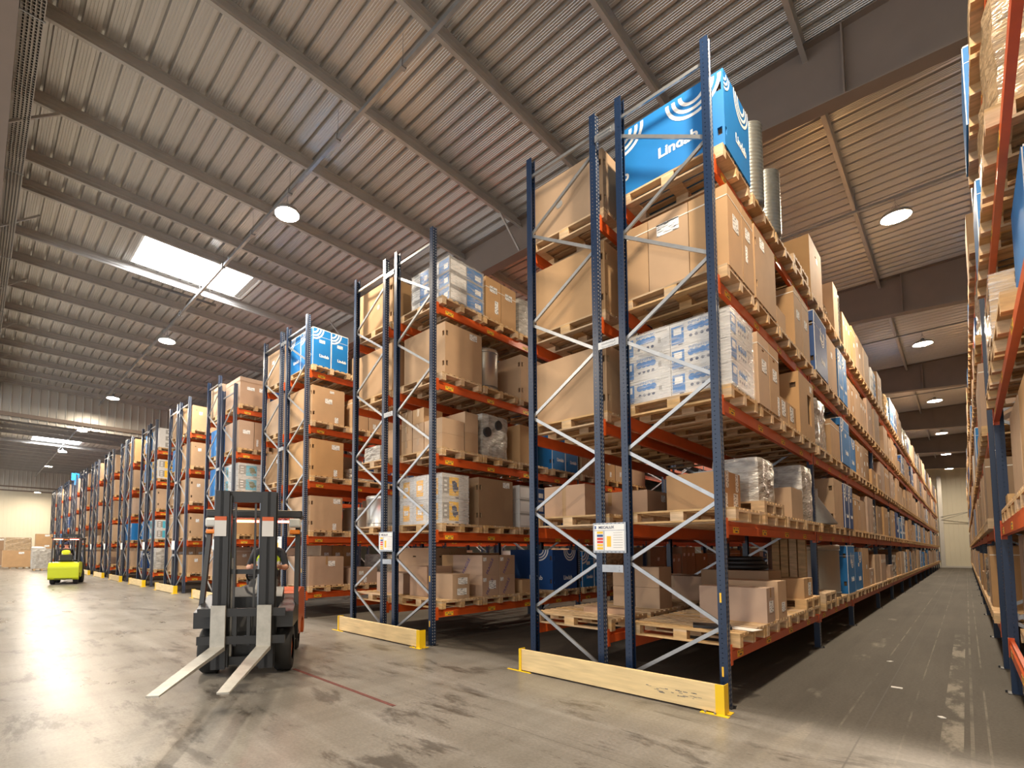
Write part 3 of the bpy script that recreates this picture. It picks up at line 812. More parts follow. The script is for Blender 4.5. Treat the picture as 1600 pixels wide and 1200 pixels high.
def wrapped(x0,x1,y0,y1,z0,z1,label,m='wrapgrey',fan=False):
    w,d,h=round(x1-x0,3),round(y1-y0,3),round(z1-z0,3)
    def f():
        b=MB(); n=9; rr=random.Random(int(w*1000+d*77+h*13)); prev=None; N=24; vs=[]; fs=[]
        for j in range(n+1):
            z=h*j/n; 
            for i in range(N):
                a=2*PI*i/N; c,s=math.cos(a),math.sin(a); q=1/max(abs(c),abs(s)); q=min(q,1.32)
                k=1-.05*rr.random()-(.04 if j==n else 0)
                vs.append((c*q*w/2*k,s*q*d/2*k,z))
        for j in range(n):
            for i in range(N): fs.append((j*N+i,j*N+(i+1)%N,(j+1)*N+(i+1)%N,(j+1)*N+i))
        b.add(vs,fs,0,False); b.add(vs,[tuple(range(n*N,n*N+N))],0); b.add(vs,[tuple(range(N))[::-1]],0)
        return b.mesh('wrapped',[M[m]])
    o=new('wrapped_load',cached(('wr',w,d,h,m),f),None,((x0+x1)/2,(y0+y1)/2,z0))
    return tag(o,label,'wrapped load','film-wrapped loads on the racks')
def duct(x,y,z0,z1,r,label,m='zinc',pitch=.05,name='spiral_duct'):
    def f():
        pr=[(0,0)]; z=0; L=z1-z0
        while z<L-pitch:
            pr+=[(r,z),(r,z+pitch*.7),(r+.006,z+pitch*.85)]; z+=pitch
        pr+=[(r,L),(r-.006,L),(r-.006,L-.12),(0,L-.12)]
        return MB().lathe(pr,24).mesh('duct',[M[m]])
    return tag(new(name,cached(('du',round(z1-z0,2),r,m,pitch),f),None,(x,y,z0)),label,'duct','round sheet metal ducts on the racks')
def drum(x,y,z0,z1,r,label,m='stain'):
    L=z1-z0
    t=thing('metal_cylinder',label,'metal cylinder',(x,y,z0),0,'round metal cylinders on the racks')
    b=MB(); b.lathe([(0,0),(r,0),(r,.02),(r-.008,.03),(r-.008,L-.10),(r,L-.09),(r+.006,L-.05),(r,L-.01),(r-.01,L),(0,L)],32); b.build('drum_body',M[m],t)
    b=MB(); b.torus((0,0,L*.9),r,.008,n=32,k=6); b.torus((0,0,.08),r,.006,n=32,k=6); b.build('band',M['galv'],t)
    return t

# ---- slot filling --------------------------------------------------
PZ=.145
def slot_range(bay,s,posts=POSTS,R=False):
    ya,yb=posts[bay]+W,posts[bay+1]
    n=4 if yb-ya>4.2 else 3
    L=(yb-ya)/n
    return ya+L*s+.03, ya+L*(s+1)-.03, n
def lab(fc='r',n=1,u=.6,v=.7):
    r=[(fc,u,v,.14,.10)]
    if n>1: r.append((fc,u+.15 if u<.5 else u-.25,v*.35,.09,.13))
    return r
def random_load(rk,row,bay,s,lev,x0,x1,y0,y1,seed,near=False,kinds=None,full=False):
    r=random.Random(seed); wh=where(rk,row,bay,s,lev)
    z=ZT[lev]; zb=z+PZ
    pallet(x0,x1,y0,y1,z,'wooden pallet, '+wh,full)
    top=ZT[lev+1]-.2 if lev<4 else 7.35
    hmax=min(top-zb,1.12)
    k=kinds or r.choices(['one','two','four','blue','wrap','empty','low','row','prod'],[30,18,9,16,8,4,7,10,3])[0]
    m=r.choice(['card','card','card','cardpink','carddark'])
    h=round(r.uniform(.72,1.0)*hmax,2); a=round(r.uniform(0,.05),3)
    xa,xb=x0+a,x1-a
    mk=lambda: lab('r',r.choice([1,1,2]),r.uniform(.35,.75),r.uniform(.5,.8))+(lab('f',1,r.uniform(.3,.7),.7) if near else [])
    if k=='one':
        carton(xa,xb,y0+.02,y1-.02,zb,zb+h,'brown carton, '+wh,m=m,style=r.choice(['clip','small','plain','grip']),lab=mk())
    elif k=='two':
        c=(y0+y1)/2
        for nm,p,q in (('near',y0,c),('far',c,y1)): carton(xa,xb,p+.01,q-.01,zb,zb+h,'%s upright carton, '%nm+wh,m=m,style=r.choice(['grip','plain']),lab=mk(),strap=.85 if r.random()<.5 else None)
    elif k=='row':
        for j in range(3):
            p=y0+(y1-y0)*j/3; carton(xa,xb,p+.005,p+(y1-y0)/3-.005,zb,zb+h,'%s slim carton, '%['near','middle','far'][j]+wh,m=m,lab=lab('r',1,.5,.75))
    elif k=='four':
        c=(y0+y1)/2; hh=h/2
        for jz,nz in enumerate(('lower','upper')):
            for nm,p,q in (('near',y0,c),('far',c,y1)): carton(xa,xb,p+.01,q-.01,zb+jz*hh,zb+(jz+1)*hh-.002,'%s %s carton, '%(nz,nm)+wh,m=m,lab=lab('r',1,.5,.5),tape='x')
    elif k=='blue':
        hh=max(h,.8*hmax)
        if r.random()<.5: blue_box(xa,xb,y0+.01,y1-.01,zb,zb+hh,'blue printed carton, '+wh,'fr' if near else 'r',r.choice(['top','corner','mid']),r.random()<.45,r.random()<.4)
        else:
            c=(y0+y1)/2; dk=r.random()<.45
            for nm,p,q in (('near',y0,c),('far',c,y1)): blue_box(xa,xb,p+.005,q-.005,zb,zb+hh,'%s blue carton, '%nm+wh,'fr' if near and nm=='near' else 'r','corner',dk,True)
    elif k=='wrap':
        wrapped(xa+.02,xb-.02,y0+.03,y1-.03,zb,zb+h,'film-wrapped load, '+wh,r.choice(['wrapgrey','wrapgrey','wrapbrown']))
    elif k=='low':
        carton(xa,xb,y0+.05,y1-.2,zb,zb+round(hmax*.42,2),'low brown carton, '+wh,m=m,lab=mk(),tape='y')
    elif k=='prod':
        for j in range(3): printed_box(xa,xb,y0+.02,y1-.02,zb+j*.28,zb+j*.28+.28,'%s white product carton, '%['lowest','middle','highest'][j]+wh,'eu','blue','wcard','r')
# explicit goods ----------------------------------------------------
B5=[z+PZ for z in ZT]   # load undersides
DONE=set()              # (rack,row,bay,slot,level) already furnished by hand
def rx(i,row): 
    x0=-RP*i
    return (x0-1.13,x0+.08) if row=='right' else (x0-2*D-G-.08,x0-D-G+.03)
def pal_at(i,row,bay,s,lev,full=True,y=None):
    xa,xb=rx(i,row); 
    if y is None: y=slot_range(bay,s)[:2]
    pallet(xa,xb,y[0],y[1],ZT[lev],'wooden pallet, '+where(i,row,bay,s,lev),full)
    DONE.add((i,row,bay,s,lev))
xa,xb=rx(0,'right')
# --- nearest rack, right row, top shelf
pal_at(0,'right',0,0,4,y=(.14,1.15))
t=blue_box(-1.15,.095,.19,1.14,B5[4],7.03,'large blue printed carton on the very top front corner of the nearest rack','',None)
w_,d_,h_=1.237,.942,.90
text('Lindab',.175,M['white'],t,(.11,-d_/2-.002,.27),'f',.005)
text('b',.19,M['white'],t,(-.535,-d_/2-.002,.22),'f',.005)
text('Lindab',.155,M['white'],t,(w_/2+.002,.12,.27),'r',.004)
rings(t,(.29,-d_/2-.0015,.86),'f',.30,PI,2.02*PI); rings(t,(-.60,-d_/2-.0015,.86),'f',.30,1.5*PI,2.03*PI); rings(t,(w_/2+.0015,.16,h_-.02),'r',.27,.95*PI,2.05*PI)
rings(t,(w_/2+.0015,-d_/2+.005,h_-.02),'r',.20,1.5*PI,2*PI)
pal_at(0,'right',0,1,4); 
duct(-.06,1.62,B5[4],7.24,.18,'tall spiral duct standing right behind the top blue carton'); duct(-.62,1.62,B5[4],7.40,.19,'tall spiral duct behind the top blue carton, further in')
pal_at(0,'right',0,2,4)
duct(-.09,2.52,B5[4],7.08,.205,'thick spiral duct with a white tag, second behind the top blue carton'); duct(-.72,2.66,B5[4],7.10,.26,'thick spiral duct behind the tagged one, further in')
t=thing('timber_crate_frame','open timber frame standing behind the thick spiral duct on the top shelf','timber frame',(-.45,3.12,B5[4]))
for x in (-.35,.35): MB().box(x-.04,x+.04,-.04,.04,0,1.2).build('timber_post',M['wood'],t)
MB().box(-.40,.40,-.05,.05,1.12,1.2).build('timber_rail',M['wood'],t)
pal_at(0,'right',0,3,4); film(-1.05,.03,3.45,4.45,B5[4],B5[4]+.12,'crumpled clear film on the low pallet beside the tall top carton')
pallet(xa,xb,3.45,4.5,ZT[4]+.145,'extra empty pallet on the top shelf of the nearest rack, under crumpled film')
# bay two top
pal_at(0,'right',1,0,4); carton(-1.1,.07,4.78,5.85,B5[4],7.2,'tall brown carton with hand slot on top shelf, behind the spiral ducts',style='grip',lab=[('r',.6,.75,.12,.09)])
pal_at(0,'right',1,1,4); wrapped(-1.05,.03,5.98,6.9,B5[4],B5[4]+.35,'low film-wrapped bundle on top shelf between two tall cartons','wrapbrown')
pal_at(0,'right',1,2,4); carton(-1.1,.07,7.05,7.6,B5[4],7.2,'narrow tall carton on top shelf next to a white duct',lab=[('r',.4,.8,.1,.1)])
duct(-.12,7.9,B5[4],7.2,.17,'pale ribbed duct on top shelf beside the narrow tall carton',pitch=.09)
# --- fourth shelf
pal_at(0,'right',0,0,3,y=(.14,1.15))
for j,(p,q) in enumerate(((-1.15,-.80),(-.80,-.325),(-.325,.09))):
    carton(p,q,.2,.70,B5[3],5.68,['left','middle','right'][j]+' of three strapped cartons below the top blue carton',strap=.86,lab=([('f',.5,.80,.26,.15)] if j==1 else [])+([('r',.55,.62,.20,.18)] if j==2 else []))
carton(-1.15,.09,.715,1.15,B5[3],5.68,'wide carton right behind the three strapped cartons, fourth shelf',strap=.86,lab=[('r',.5,.7,.18,.14),('r',.35,.42,.08,.2)])
pal_at(0,'right',0,1,3); carton(-1.12,.09,1.22,2.2,B5[3],5.70,'big carton with two clip slots behind the strapped cartons, fourth shelf',style='clip',lab=[('r',.35,.85,.2,.14)])
pal_at(0,'right',0,2,3); carton(-.7,.06,2.35,2.85,B5[3],5.05,'low carton beside the wide gap on the fourth shelf, nearest rack'); 
pal_at(0,'right',0,3,3); carton(-1.1,.07,3.38,3.9,B5[3],5.72,'near upright carton of a pair past the gap, fourth shelf',strap=.9,lab=[('r',.5,.6,.2,.14)]); carton(-1.1,.07,3.92,4.45,B5[3],5.72,'far upright carton of a pair past the gap, fourth shelf',strap=.9,lab=[('r',.5,.6,.2,.14)])
pal_at(0,'right',1,0,3); blue_box(-1.1,.09,4.78,5.9,B5[3],5.82,'dark blue printed carton with white arcs, fourth shelf just past the first bay','fr','mid',True,True)
pal_at(0,'right',1,1,3); carton(-1.1,.08,5.95,6.95,B5[3],5.75,'tall plain carton right after the dark blue one, fourth shelf',lab=[('r',.5,.7,.16,.12)])
pal_at(0,'right',1,2,3); blue_box(-1.1,.09,7.1,7.6,B5[3],5.8,'near bright blue carton at the end of second bay, fourth shelf','r','corner',False,True); blue_box(-1.1,.09,7.62,8.15,B5[3],5.8,'far bright blue carton at the end of second bay, fourth shelf','r','corner',False,True)
# --- third shelf : film wrapped white-blue product cartons
pal_at(0,'right',0,0,2,y=(.14,1.12))
for jz in range(3):
    for jx,(p,q) in enumerate(((-1.15,-.56),(-.56,.08))):
        printed_box(p,q,.18,1.0,B5[2]+jz*.288,B5[2]+(jz+1)*.288,'%s %s white and blue product carton inside the film, third shelf front'%(['bottom','middle','top'][jz],['left','right'][jx]),'fans','blue','wcard','fr','INFINITYEC')
film(-1.15,.08,.18,1.0,B5[2],B5[2]+.866,'clear shiny stretch film around the white and blue cartons')
pal_at(0,'right',0,1,2)
for j,(p,q) in enumerate(((1.18,1.68),(1.69,2.18))):
    carton(-1.1,.09,p,q,B5[2],4.30,['near','far'][j]+' strapped upright carton beside the film-wrapped stack, third shelf',style='grip',strap=.84,lab=[('r',.55,.58,.20,.16)]+([('r',.85,.15,.09,.26)] if j else []))
pal_at(0,'right',0,2,2)
for j,(p,q) in enumerate(((2.36,2.82),(2.84,3.3))): carton(-.75,.05,p,q,B5[2],3.76,['near','far'][j]+' low labelled carton before the carton with a hole',lab=[('r',.45,.6,.2,.22)])
pal_at(0,'right',0,3,2); carton(-1.1,.08,3.42,4.5,B5[2],4.38,'big carton with a large dark cut-out, third shelf',style='cut',lab=[('r',.8,.88,.14,.1)])
pal_at(0,'right',1,0,2); wrapped(-1.05,.06,4.78,5.85,B5[2],4.3,'tall grey film-wrapped load after the cut-out carton, third shelf')
pal_at(0,'right',1,1,2); carton(-1.1,.08,5.95,6.95,B5[2],4.1,'strapped carton after the grey wrapped load, third shelf',strap=.85)
pal_at(0,'right',1,2,2); blue_box(-1.1,.09,7.08,8.1,B5[2],4.35,'single bright blue carton at the end of second bay, third shelf','fr','corner',False,True)
# --- second shelf
pal_at(0,'right',0,0,1,y=(.14,1.14))
carton(-.78,-.13,.50,1.10,B5[1],2.53,'wide labelled carton standing on the pallet above the load sign',m='card',lab=[('r',.2,.8,.10,.2),('r',.8,.75,.10,.22),('r',.7,.25,.16,.2),('r',.12,.22,.08,.2)])
pal_at(0,'right',0,1,1)
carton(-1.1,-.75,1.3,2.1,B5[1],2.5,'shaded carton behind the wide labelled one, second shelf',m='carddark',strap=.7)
wrapped(-.55,.03,1.3,2.1,B5[1]+.145,2.78,'shiny film-wrapped machine on stacked pallets, second shelf')
pallet(-.7,.08,1.25,2.2,B5[1],'extra pallet directly under the shiny film-wrapped machine, second shelf')
pal_at(0,'right',0,2,1); carton(-.75,.06,2.75,3.45,B5[1],2.52,'low carton with a cut mark right of the shiny wrapped machine',lab=[],tape='y')
t=thing('fan_unit','grey fan unit with two round openings at the back of the second shelf','fan unit',(-.98,3.0,B5[1]))
MB().box(-.15,.15,-.6,.6,0,.75).build('housing',M['zinc'],t)
for y in (-.3,.3):
    b=MB(); b.torus((.152,y,.42),.17,.03,Matrix.Rotation(PI/2,4,'Y'),24,8); b.torus((.152,y,.42),.08,.03,Matrix.Rotation(PI/2,4,'Y'),20,8); b.build('fan_ring',M['darkmetal'],t)
pal_at(0,'right',0,3,1); wrapped(-.6,.05,3.6,4.4,B5[1],2.95,'tall shiny film-wrapped pillar beside the second post, second shelf')
pal_at(0,'right',1,0,1)
t=thing('duct_cone','pale sheet metal cone standing on the second shelf','duct cone',(-.2,5.2,B5[1]))
b=MB(); b.lathe([(.0,0),(.42,0),(.42,.02),(.16,.5),(.16,.62),(.0,.62)],28); b.build('cone_shell',M['galv'],t); MB().tube((0,0,.62),(0,0,.64),.165,24).build('rim',M['zinc'],t)
pal_at(0,'right',1,1,1); carton(-1.1,.08,6.0,6.95,B5[1],2.98,'large carton with a hand slot before the dark blue pair, second shelf',style='clip')
pal_at(0,'right',1,2,1); blue_box(-1.1,.09,7.08,7.58,B5[1],2.98,'near dark blue carton of the pair on second shelf, bay two','r','corner',True,True); blue_box(-1.1,.09,7.62,8.1,B5[1],2.98,'far dark blue carton of the pair on second shelf, bay two','r','corner',True,True)
# --- bottom shelf
pal_at(0,'right',0,0,0,y=(.14,1.14))
tag(MB().box(-.19,.19,-.13,.13,0,.03).build('black_folder',M['black'],None,(-.28,.42,B5[0]),(0,0,.35)),'black folded sheet lying on the empty front pallet','folder')
tag(MB().box(-.15,.15,-.10,.10,0,.004).build('paper_sheet',M['paper'],None,(.0,.55,B5[0]),(0,0,-.2)),'white paper sheet lying beside the black folder','paper')
pal_at(0,'right',0,1,0,y=(1.17,2.2))
carton(-.68,.08,1.2,1.56,B5[0],1.16,'pinkish low carton on the bottom shelf beside the black folder',m='cardpink',lab=[('r',.55,.45,.17,.14)],tape='x')
carton(-.62,.08,1.72,2.15,B5[0],1.22,'low carton directly behind the pinkish one, bottom shelf',m='card',lab=[('r',.6,.3,.17,.12)])
carton(-1.80,-1.42,1.75,2.2,B5[0],1.05,'lower right of two stacks of small taped cartons, left row, bottom shelf',tape='y'); carton(-1.80,-1.42,1.75,2.2,1.054,1.36,'upper right of two stacks of small taped cartons, left row, bottom shelf',tape='y')
carton(-2.16,-1.84,1.75,2.2,B5[0],1.05,'lower left of two stacks of small taped cartons, left row, bottom shelf',tape='y'); carton(-2.16,-1.84,1.75,2.2,1.054,1.36,'upper left of two stacks of small taped cartons, left row, bottom shelf',tape='y')
pal_at(0,'right',0,2,0,y=(2.26,3.26)); 
pal_at(0,'right',0,3,0,y=(3.3,4.3)); pallet(xa,xb,3.3,4.3,B5[0],'second pallet of a stack carrying a low carton, bottom shelf')
carton(-.5,.05,3.35,3.95,B5[0]+.145,1.19,'low labelled carton on two stacked pallets, bottom shelf',lab=[('r',.65,.45,.2,.2)],tape='x')
carton(-1.1,-.2,2.5,3.2,B5[0],1.32,'dark open carton behind the low labelled one, bottom shelf',m='carddark')
t=thing('cable_coil','black coil of flexible tubing resting on the dark carton, bottom shelf','coil',(-.62,2.85,1.33))
for k in range(3): MB().torus((0,0,.04+.06*k),.30-.03*k,.035,n=26,k=8).build('coil_turn',M['black'],t)
pal_at(0,'right',1,0,0,y=(4.75,5.75)); pallet(xa,xb,4.75,5.75,B5[0],'upper of two stacked pallets at the start of second bay, bottom shelf')
t=thing('timber_bundle','upright bundle of timber planks before the steel drum, bottom shelf','timber',(-.45,4.95,B5[0]+.145))
for k in range(4): MB().box(-.25+.13*k,-.14+.13*k,-.05,.05,0,1.02).build('plank',M['wood'],t)
pal_at(0,'right',1,1,0); pal_at(0,'right',1,2,0,y=(7.15,8.12))
drum(-.5,6.25,B5[0],1.72,.58,'large brushed steel cylinder on the bottom shelf of second bay')
blue_box(-1.1,.08,7.18,8.1,B5[0],1.72,'blue carton with white stripes beside the steel cylinder, bottom shelf','fr','mid',False,True)
# --- nearest rack, left row (seen through the end frame)
lx0,lx1=rx(0,'left')
for lev,(zt_,desc) in {4:(6.98,'wide brown carton with a round grey label, top shelf of left row'),3:(5.70,'wide plain carton below the one with round label, left row'),2:(4.30,'wide plain carton on the third shelf of the left row')}.items():
    pal_at(0,'left',0,0,lev,y=(.14,1.15)); carton(lx0+.03,lx1-.02,.18,1.12,B5[lev],zt_,desc,style='clip',dot=(-.1,.42) if lev==4 else None)
pal_at(0,'left',0,0,1,y=(.14,1.15)); carton(lx0+.05,lx0+.72,.4,.95,B5[1],2.53,'taped carton on the second shelf of the left row, nearest rack',m='cardpink',tape='f')
pal_at(0,'left',0,0,0,y=(.14,1.15))
tag(MB().box(-.3,.3,-.12,.12,0,.07).build('flat_parcel',M['cardpink'],None,(-1.75,.8,B5[0]),(0,0,.1)),'flat parcel lying on the empty front pallet, left row','parcel')

# --- second rack (i=1), right row
X1=-RP; xa,xb=rx(1,'right')
pal_at(1,'right',0,0,4,y=(.16,1.2))
for jz in range(3):
    for jx,(p,q) in enumerate(((X1-1.0,X1-.5),(X1-.5,X1+.06))):
        printed_box(p,q,.36,1.28,B5[4]+jz*.272,B5[4]+(jz+1)*.272,'%s %s grey-blue product carton on the top shelf of the second rack'%(['bottom','middle','top'][jz],['left','right'][jx]),'eu','blue','gcard','fr')
film(X1-1.0,X1+.06,.36,1.28,B5[4],B5[4]+.816,'clear film around the grey-blue cartons, top of the second rack')
pal_at(1,'right',0,1,4)
for j,(p,q) in enumerate(((1.36,1.82),(1.83,2.3))): carton(X1-1.1,X1+.05,p,q,B5[4],6.96,['near','far'][j]+' upright carton beside the grey-blue stack, top of second rack',strap=.75,lab=[('r',.5,.75,.22,.12)]+([('r',.7,.35,.10,.26)] if j==0 else []))
pal_at(1,'right',0,2,4); wrapped(X1-1.05,X1+.03,2.45,3.3,B5[4],6.95,'grey wrapped load after the upright cartons, top of second rack')
pal_at(1,'right',0,0,3,y=(.16,1.2)); carton(X1-1.1,X1+.05,.26,1.24,B5[3],5.69,'large carton with clip slots on fourth shelf of second rack',style='clip',lab=[('r',.76,.90,.2,.12)])
pal_at(1,'right',0,1,3,y=(1.27,2.3)); drum(X1-.28,1.64,B5[3],5.58,.30,'shiny steel cylinder beside the large clip-slot carton, second rack')
pal_at(1,'right',0,2,3,y=(2.4,3.4)); carton(X1-1.1,X1+.05,2.45,3.35,B5[3],5.69,'carton half hidden behind the front post, fourth shelf, second rack',style='clip')
pal_at(1,'right',0,0,2,y=(.16,1.2))
for jx,(p,q) in enumerate(((X1-1.12,X1-.80),(X1-.79,X1-.47))):
    for jz in range(3):
        carton(p,q,.22,.70,B5[2]+jz*.275,B5[2]+jz*.275+.272,'%s taped carton in the %s column, third shelf of second rack'%(['bottom','middle','top'][jz],['left','second'][jx]),tape='y')
for jz in range(2): carton(X1-.46,X1+.02,.22,.78,B5[2]+jz*.275,B5[2]+jz*.275+.272,'%s carton of the front right pair, third shelf of second rack'%['lower','upper'][jz],tape='y')
for jz in range(2): carton(X1-.75,X1+.02,.80,1.16,B5[2]+jz*.38,B5[2]+jz*.38+.378,'%s carton behind the front right pair, third shelf of second rack'%['lower','upper'][jz])
pal_at(1,'right',0,1,2,y=(1.24,2.26)); t=wrapped(X1-.95,X1+.03,1.28,2.1,B5[2],4.24,'dark film-wrapped ventilation machine, third shelf of second rack','wrapgrey')
for y,z,q in ((1.42,3.88,'lower'),(1.74,4.06,'upper')):
    q_=MB().tube((-.03,0,0),(.02,0,0),.095,18).build('round_lid',M['darkmetal'],t,(.485,y-1.69,z-B5[2])); q_['label']='black round lid'
pal_at(1,'right',0,2,2,y=(2.35,3.35)); carton(X1-1.1,X1+.05,2.4,2.95,B5[2],4.2,'upright carton right of the wrapped machine, second rack',lab=[])
pal_at(1,'right',0,0,1,y=(.16,1.2))
for jz in range(2):
    for jx,(p,q) in enumerate(((X1-1.1,X1-.72),(X1-.72,X1-.34),(X1-.34,X1+.06))):
        t=printed_box(p,q,.18,.85,B5[1]+jz*.44,B5[1]+jz*.44+.438,'%s %s white carton with yellow print, second shelf of second rack'%(['lower','upper'][jz],['left','middle','right'][jx]),'small','orangeprint','wcard','f')
        if jx==2:
            me=cached(('prt','pump'),lambda:print_mesh(.66,.438,'pump').mesh('print',[M['sticker'],M['white'],M['navy'],M['grey']]))
            onface('printed_panel',me,t,((q-p)/2-.003,0,0),'r')
film(X1-1.1,X1+.06,.18,.85,B5[1],B5[1]+.88,'clear film around the white cartons with yellow print, second rack')
pal_at(1,'right',0,1,1,y=(1.27,2.28)); carton(X1-1.1,X1+.03,1.16,2.18,B5[1],2.98,'large flat brown carton right of the yellow-print cartons, second rack',m='carddark',style='clip',lab=[('r',.8,.9,.2,.11)])
pal_at(1,'right',0,2,1,y=(2.35,3.35))
for jz in range(3): printed_box(X1-1.0,X1+.03,2.4,3.3,B5[1]+jz*.29,B5[1]+jz*.29+.288,'%s dark blue-edged product carton behind the front post, second rack'%['bottom','middle','top'][jz],'eu','dblue','wcard','r')
pal_at(1,'right',0,3,1,y=(3.5,4.55)); blue_box(X1-.6,X1+.04,3.55,4.5,B5[1],2.72,'dark blue printed carton seen past the left end frame, second rack','r',None,True,False,1.4,False)
carton(X1-1.1,X1-.65,3.5,4.4,B5[1],2.85,'carton beside the dark blue printed one, second rack, second shelf')
pal_at(1,'right',0,0,0,y=(.16,1.2)); carton(X1-.55,X1+.02,.48,.92,B5[0],1.18,'carton with two white labels on the empty-looking front pallet, second rack',lab=[('r',.6,.72,.24,.12),('r',.55,.28,.24,.12)])
carton(X1-1.12,X1-.62,.45,1.1,B5[0],1.30,'wide carton at the left of the front pallet, second rack bottom',m='cardpink')
pal_at(1,'right',0,1,0,y=(1.24,2.24))
for jz in range(2):
    for j,(p,q) in enumerate(((1.25,1.74),(1.75,2.23))):
        carton(X1-.75,X1+.03,p,q,B5[0]+jz*.385,B5[0]+jz*.385+.383,'%s %s carton stamped fragile, bottom shelf of second rack'%(['lower','upper'][jz],['near','far'][j]),m='cardpink',txt=True,txtf='r' if jz==0 else 'rf',lab=[('r',.15,.8,.09,.07)]+([('r',.6,.55,.2,.16)] if (jz,j)==(0,0) else []))
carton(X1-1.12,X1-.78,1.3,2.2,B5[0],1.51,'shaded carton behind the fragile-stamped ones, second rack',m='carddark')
pal_at(1,'right',0,2,0,y=(2.3,3.3)); carton(X1-.9,X1+.0,2.5,2.95,B5[0],1.0,'small low carton beside the big blue one, second rack bottom')
pal_at(1,'right',0,3,0,y=(3.5,4.55)); blue_box(X1-1.12,X1+.05,3.52,4.5,B5[0],1.62,'big blue printed carton seen behind the nearest rack, bottom shelf','fr','top',True,False)
# second rack, left row
xl0,xl1=rx(1,'left')
pal_at(1,'left',0,0,4); carton(xl0+.03,xl1-.03,.18,1.12,B5[4],7.06,'wide pale carton with a round grey sticker, top of second rack',style='clip',dot=(.1,.48))
pal_at(1,'left',0,0,3); carton(xl0+.03,xl1-.03,.18,1.12,B5[3],5.72,'wide pale carton on the fourth shelf, left row of second rack')
pal_at(1,'left',0,0,2); wrapped(xl0+.1,xl0+.7,.25,.9,B5[2],3.75,'small pale film-wrapped bundle, third shelf, left row of second rack')
carton(xl0+.75,xl1-.03,.3,1.1,B5[2],4.0,'small carton beside the pale wrapped bundle, second rack')
pal_at(1,'left',0,0,1); drum(xl0+.45,.62,B5[1],2.72,.42,'round steel duct section, second shelf, left row of second rack')
pal_at(1,'left',0,0,0); carton(xl0+.3,xl1-.03,.5,1.05,B5[0],1.15,'low carton, bottom shelf front, left row of second rack',m='cardpink'); 
# --- third rack right row
X2=-2*RP; xa,xb=rx(2,'right')
for lev in range(5): pal_at(2,'right',0,0,lev)
for j,(p,q) in enumerate(((.13,.64),(.645,1.14))):
    for jx,(a,c) in enumerate(((X2-1.15,X2-.56),(X2-.555,X2+.06))):
        blue_box(a,c,p,q,B5[4],7.06,'%s %s bright blue carton with white arcs, top of third rack'%(['near','far'][j],['left','right'][jx]),('f' if j==0 else '')+('r' if jx==1 else ''),'corner',False,True,1,False)
carton(X2-1.12,X2+.05,.14,1.06,B5[3],5.62,'yellowish carton with torn strap arc, fourth shelf of third rack',style='clip',lab=[('r',.5,.62,.2,.12),('r',.75,.12,.1,.14),('r',.6,.9,.12,.06)])
carton(X2-1.12,X2+.05,.14,1.05,B5[2],4.30,'big carton with a top right label, third shelf of third rack',style='clip',lab=[('r',.75,.84,.22,.12),('r',.75,.12,.1,.16)])
carton(X2-1.12,X2+.05,.14,1.04,B5[1],2.91,'big carton with a top right label, second shelf of third rack',style='clip',lab=[('r',.82,.88,.2,.12),('r',.75,.12,.1,.16)])
carton(X2-1.12,X2+.05,.14,1.10,B5[0],1.45,'wide taped carton with one white label, bottom of third rack',m='cardpink',lab=[('r',.64,.75,.19,.13)],tape='x')
pal_at(2,'right',0,1,1); drum(X2-.3,1.75,B5[1],2.7,.42,'round steel duct section beside the big carton, third rack')
pal_at(2,'right',0,1,2); wrapped(X2-1.0,X2,1.3,2.1,B5[2],3.7,'grey wrapped bundle beside the big carton, third shelf of third rack')
# --- fourth rack
X3=-3*RP
for lev in range(5): pal_at(3,'right',0,0,lev)
carton(X3-1.14,X3+.05,.14,1.12,B5[4],6.98,'tall pinkish carton with a lid, top of fourth rack',m='cardpink',lid=.86,lab=[('r',.35,.62,.24,.1),('r',.7,.64,.14,.12)])
carton(X3-1.1,X3+.05,.14,.62,B5[3],5.62,'near half of a pinkish carton pair, fourth shelf of fourth rack',m='cardpink',lab=[('r',.5,.6,.22,.12)])
carton(X3-1.1,X3+.05,.63,1.12,B5[3],5.62,'far half of a pinkish carton pair, fourth shelf of fourth rack',m='cardpink',lab=[('r',.2,.25,.06,.22)])
def product_stack(x0,x1,y0,y1,z0,nz,hz,label,col,i):
    nx=2; wd=(x1-x0)/nx
    for jz in range(nz):
        for jx in range(nx):
            printed_box(x0+jx*wd,x0+(jx+1)*wd,y0,y1,z0+jz*hz,z0+(jz+1)*hz-.002,'%s %s %s'%(['lowest','upper','topmost'][jz],['left','right'][jx],label),'pump',col,'wcard','fr')
product_stack(X3-1.1,X3+.05,.15,1.1,B5[2],2,.44,'white carton with cyan print, third shelf of fourth rack','cyan',3)
film(X3-1.1,X3+.05,.15,1.1,B5[2],B5[2]+.88,'clear film around the cyan-print cartons, fourth rack')
carton(X3-1.1,X3+.05,.14,1.1,B5[1],2.9,'carton seen through the forklift, second shelf of fourth rack',style='small',lab=[('r',.3,.7,.16,.14)])
carton(X3-1.0,X3+.02,.14,.6,B5[0],1.1,'low carton beside a wrapped bundle, bottom of fourth rack',lab=[('r',.5,.5,.2,.14)])
wrapped(X3-1.0,X3,.62,1.1,B5[0],1.05,'low grey wrapped bundle, bottom of fourth rack')
l0,l1=rx(3,'left')
for lev,lg in ((3,'fourth'),(2,'third')): 
    pal_at(3,'left',0,0,lev); blue_box(l0+.05,l1-.03,.18,1.1,B5[lev],B5[lev]+.92,'bright blue carton on the %s shelf, left row of fourth rack'%lg,'f',None,False,False,1.2,False)
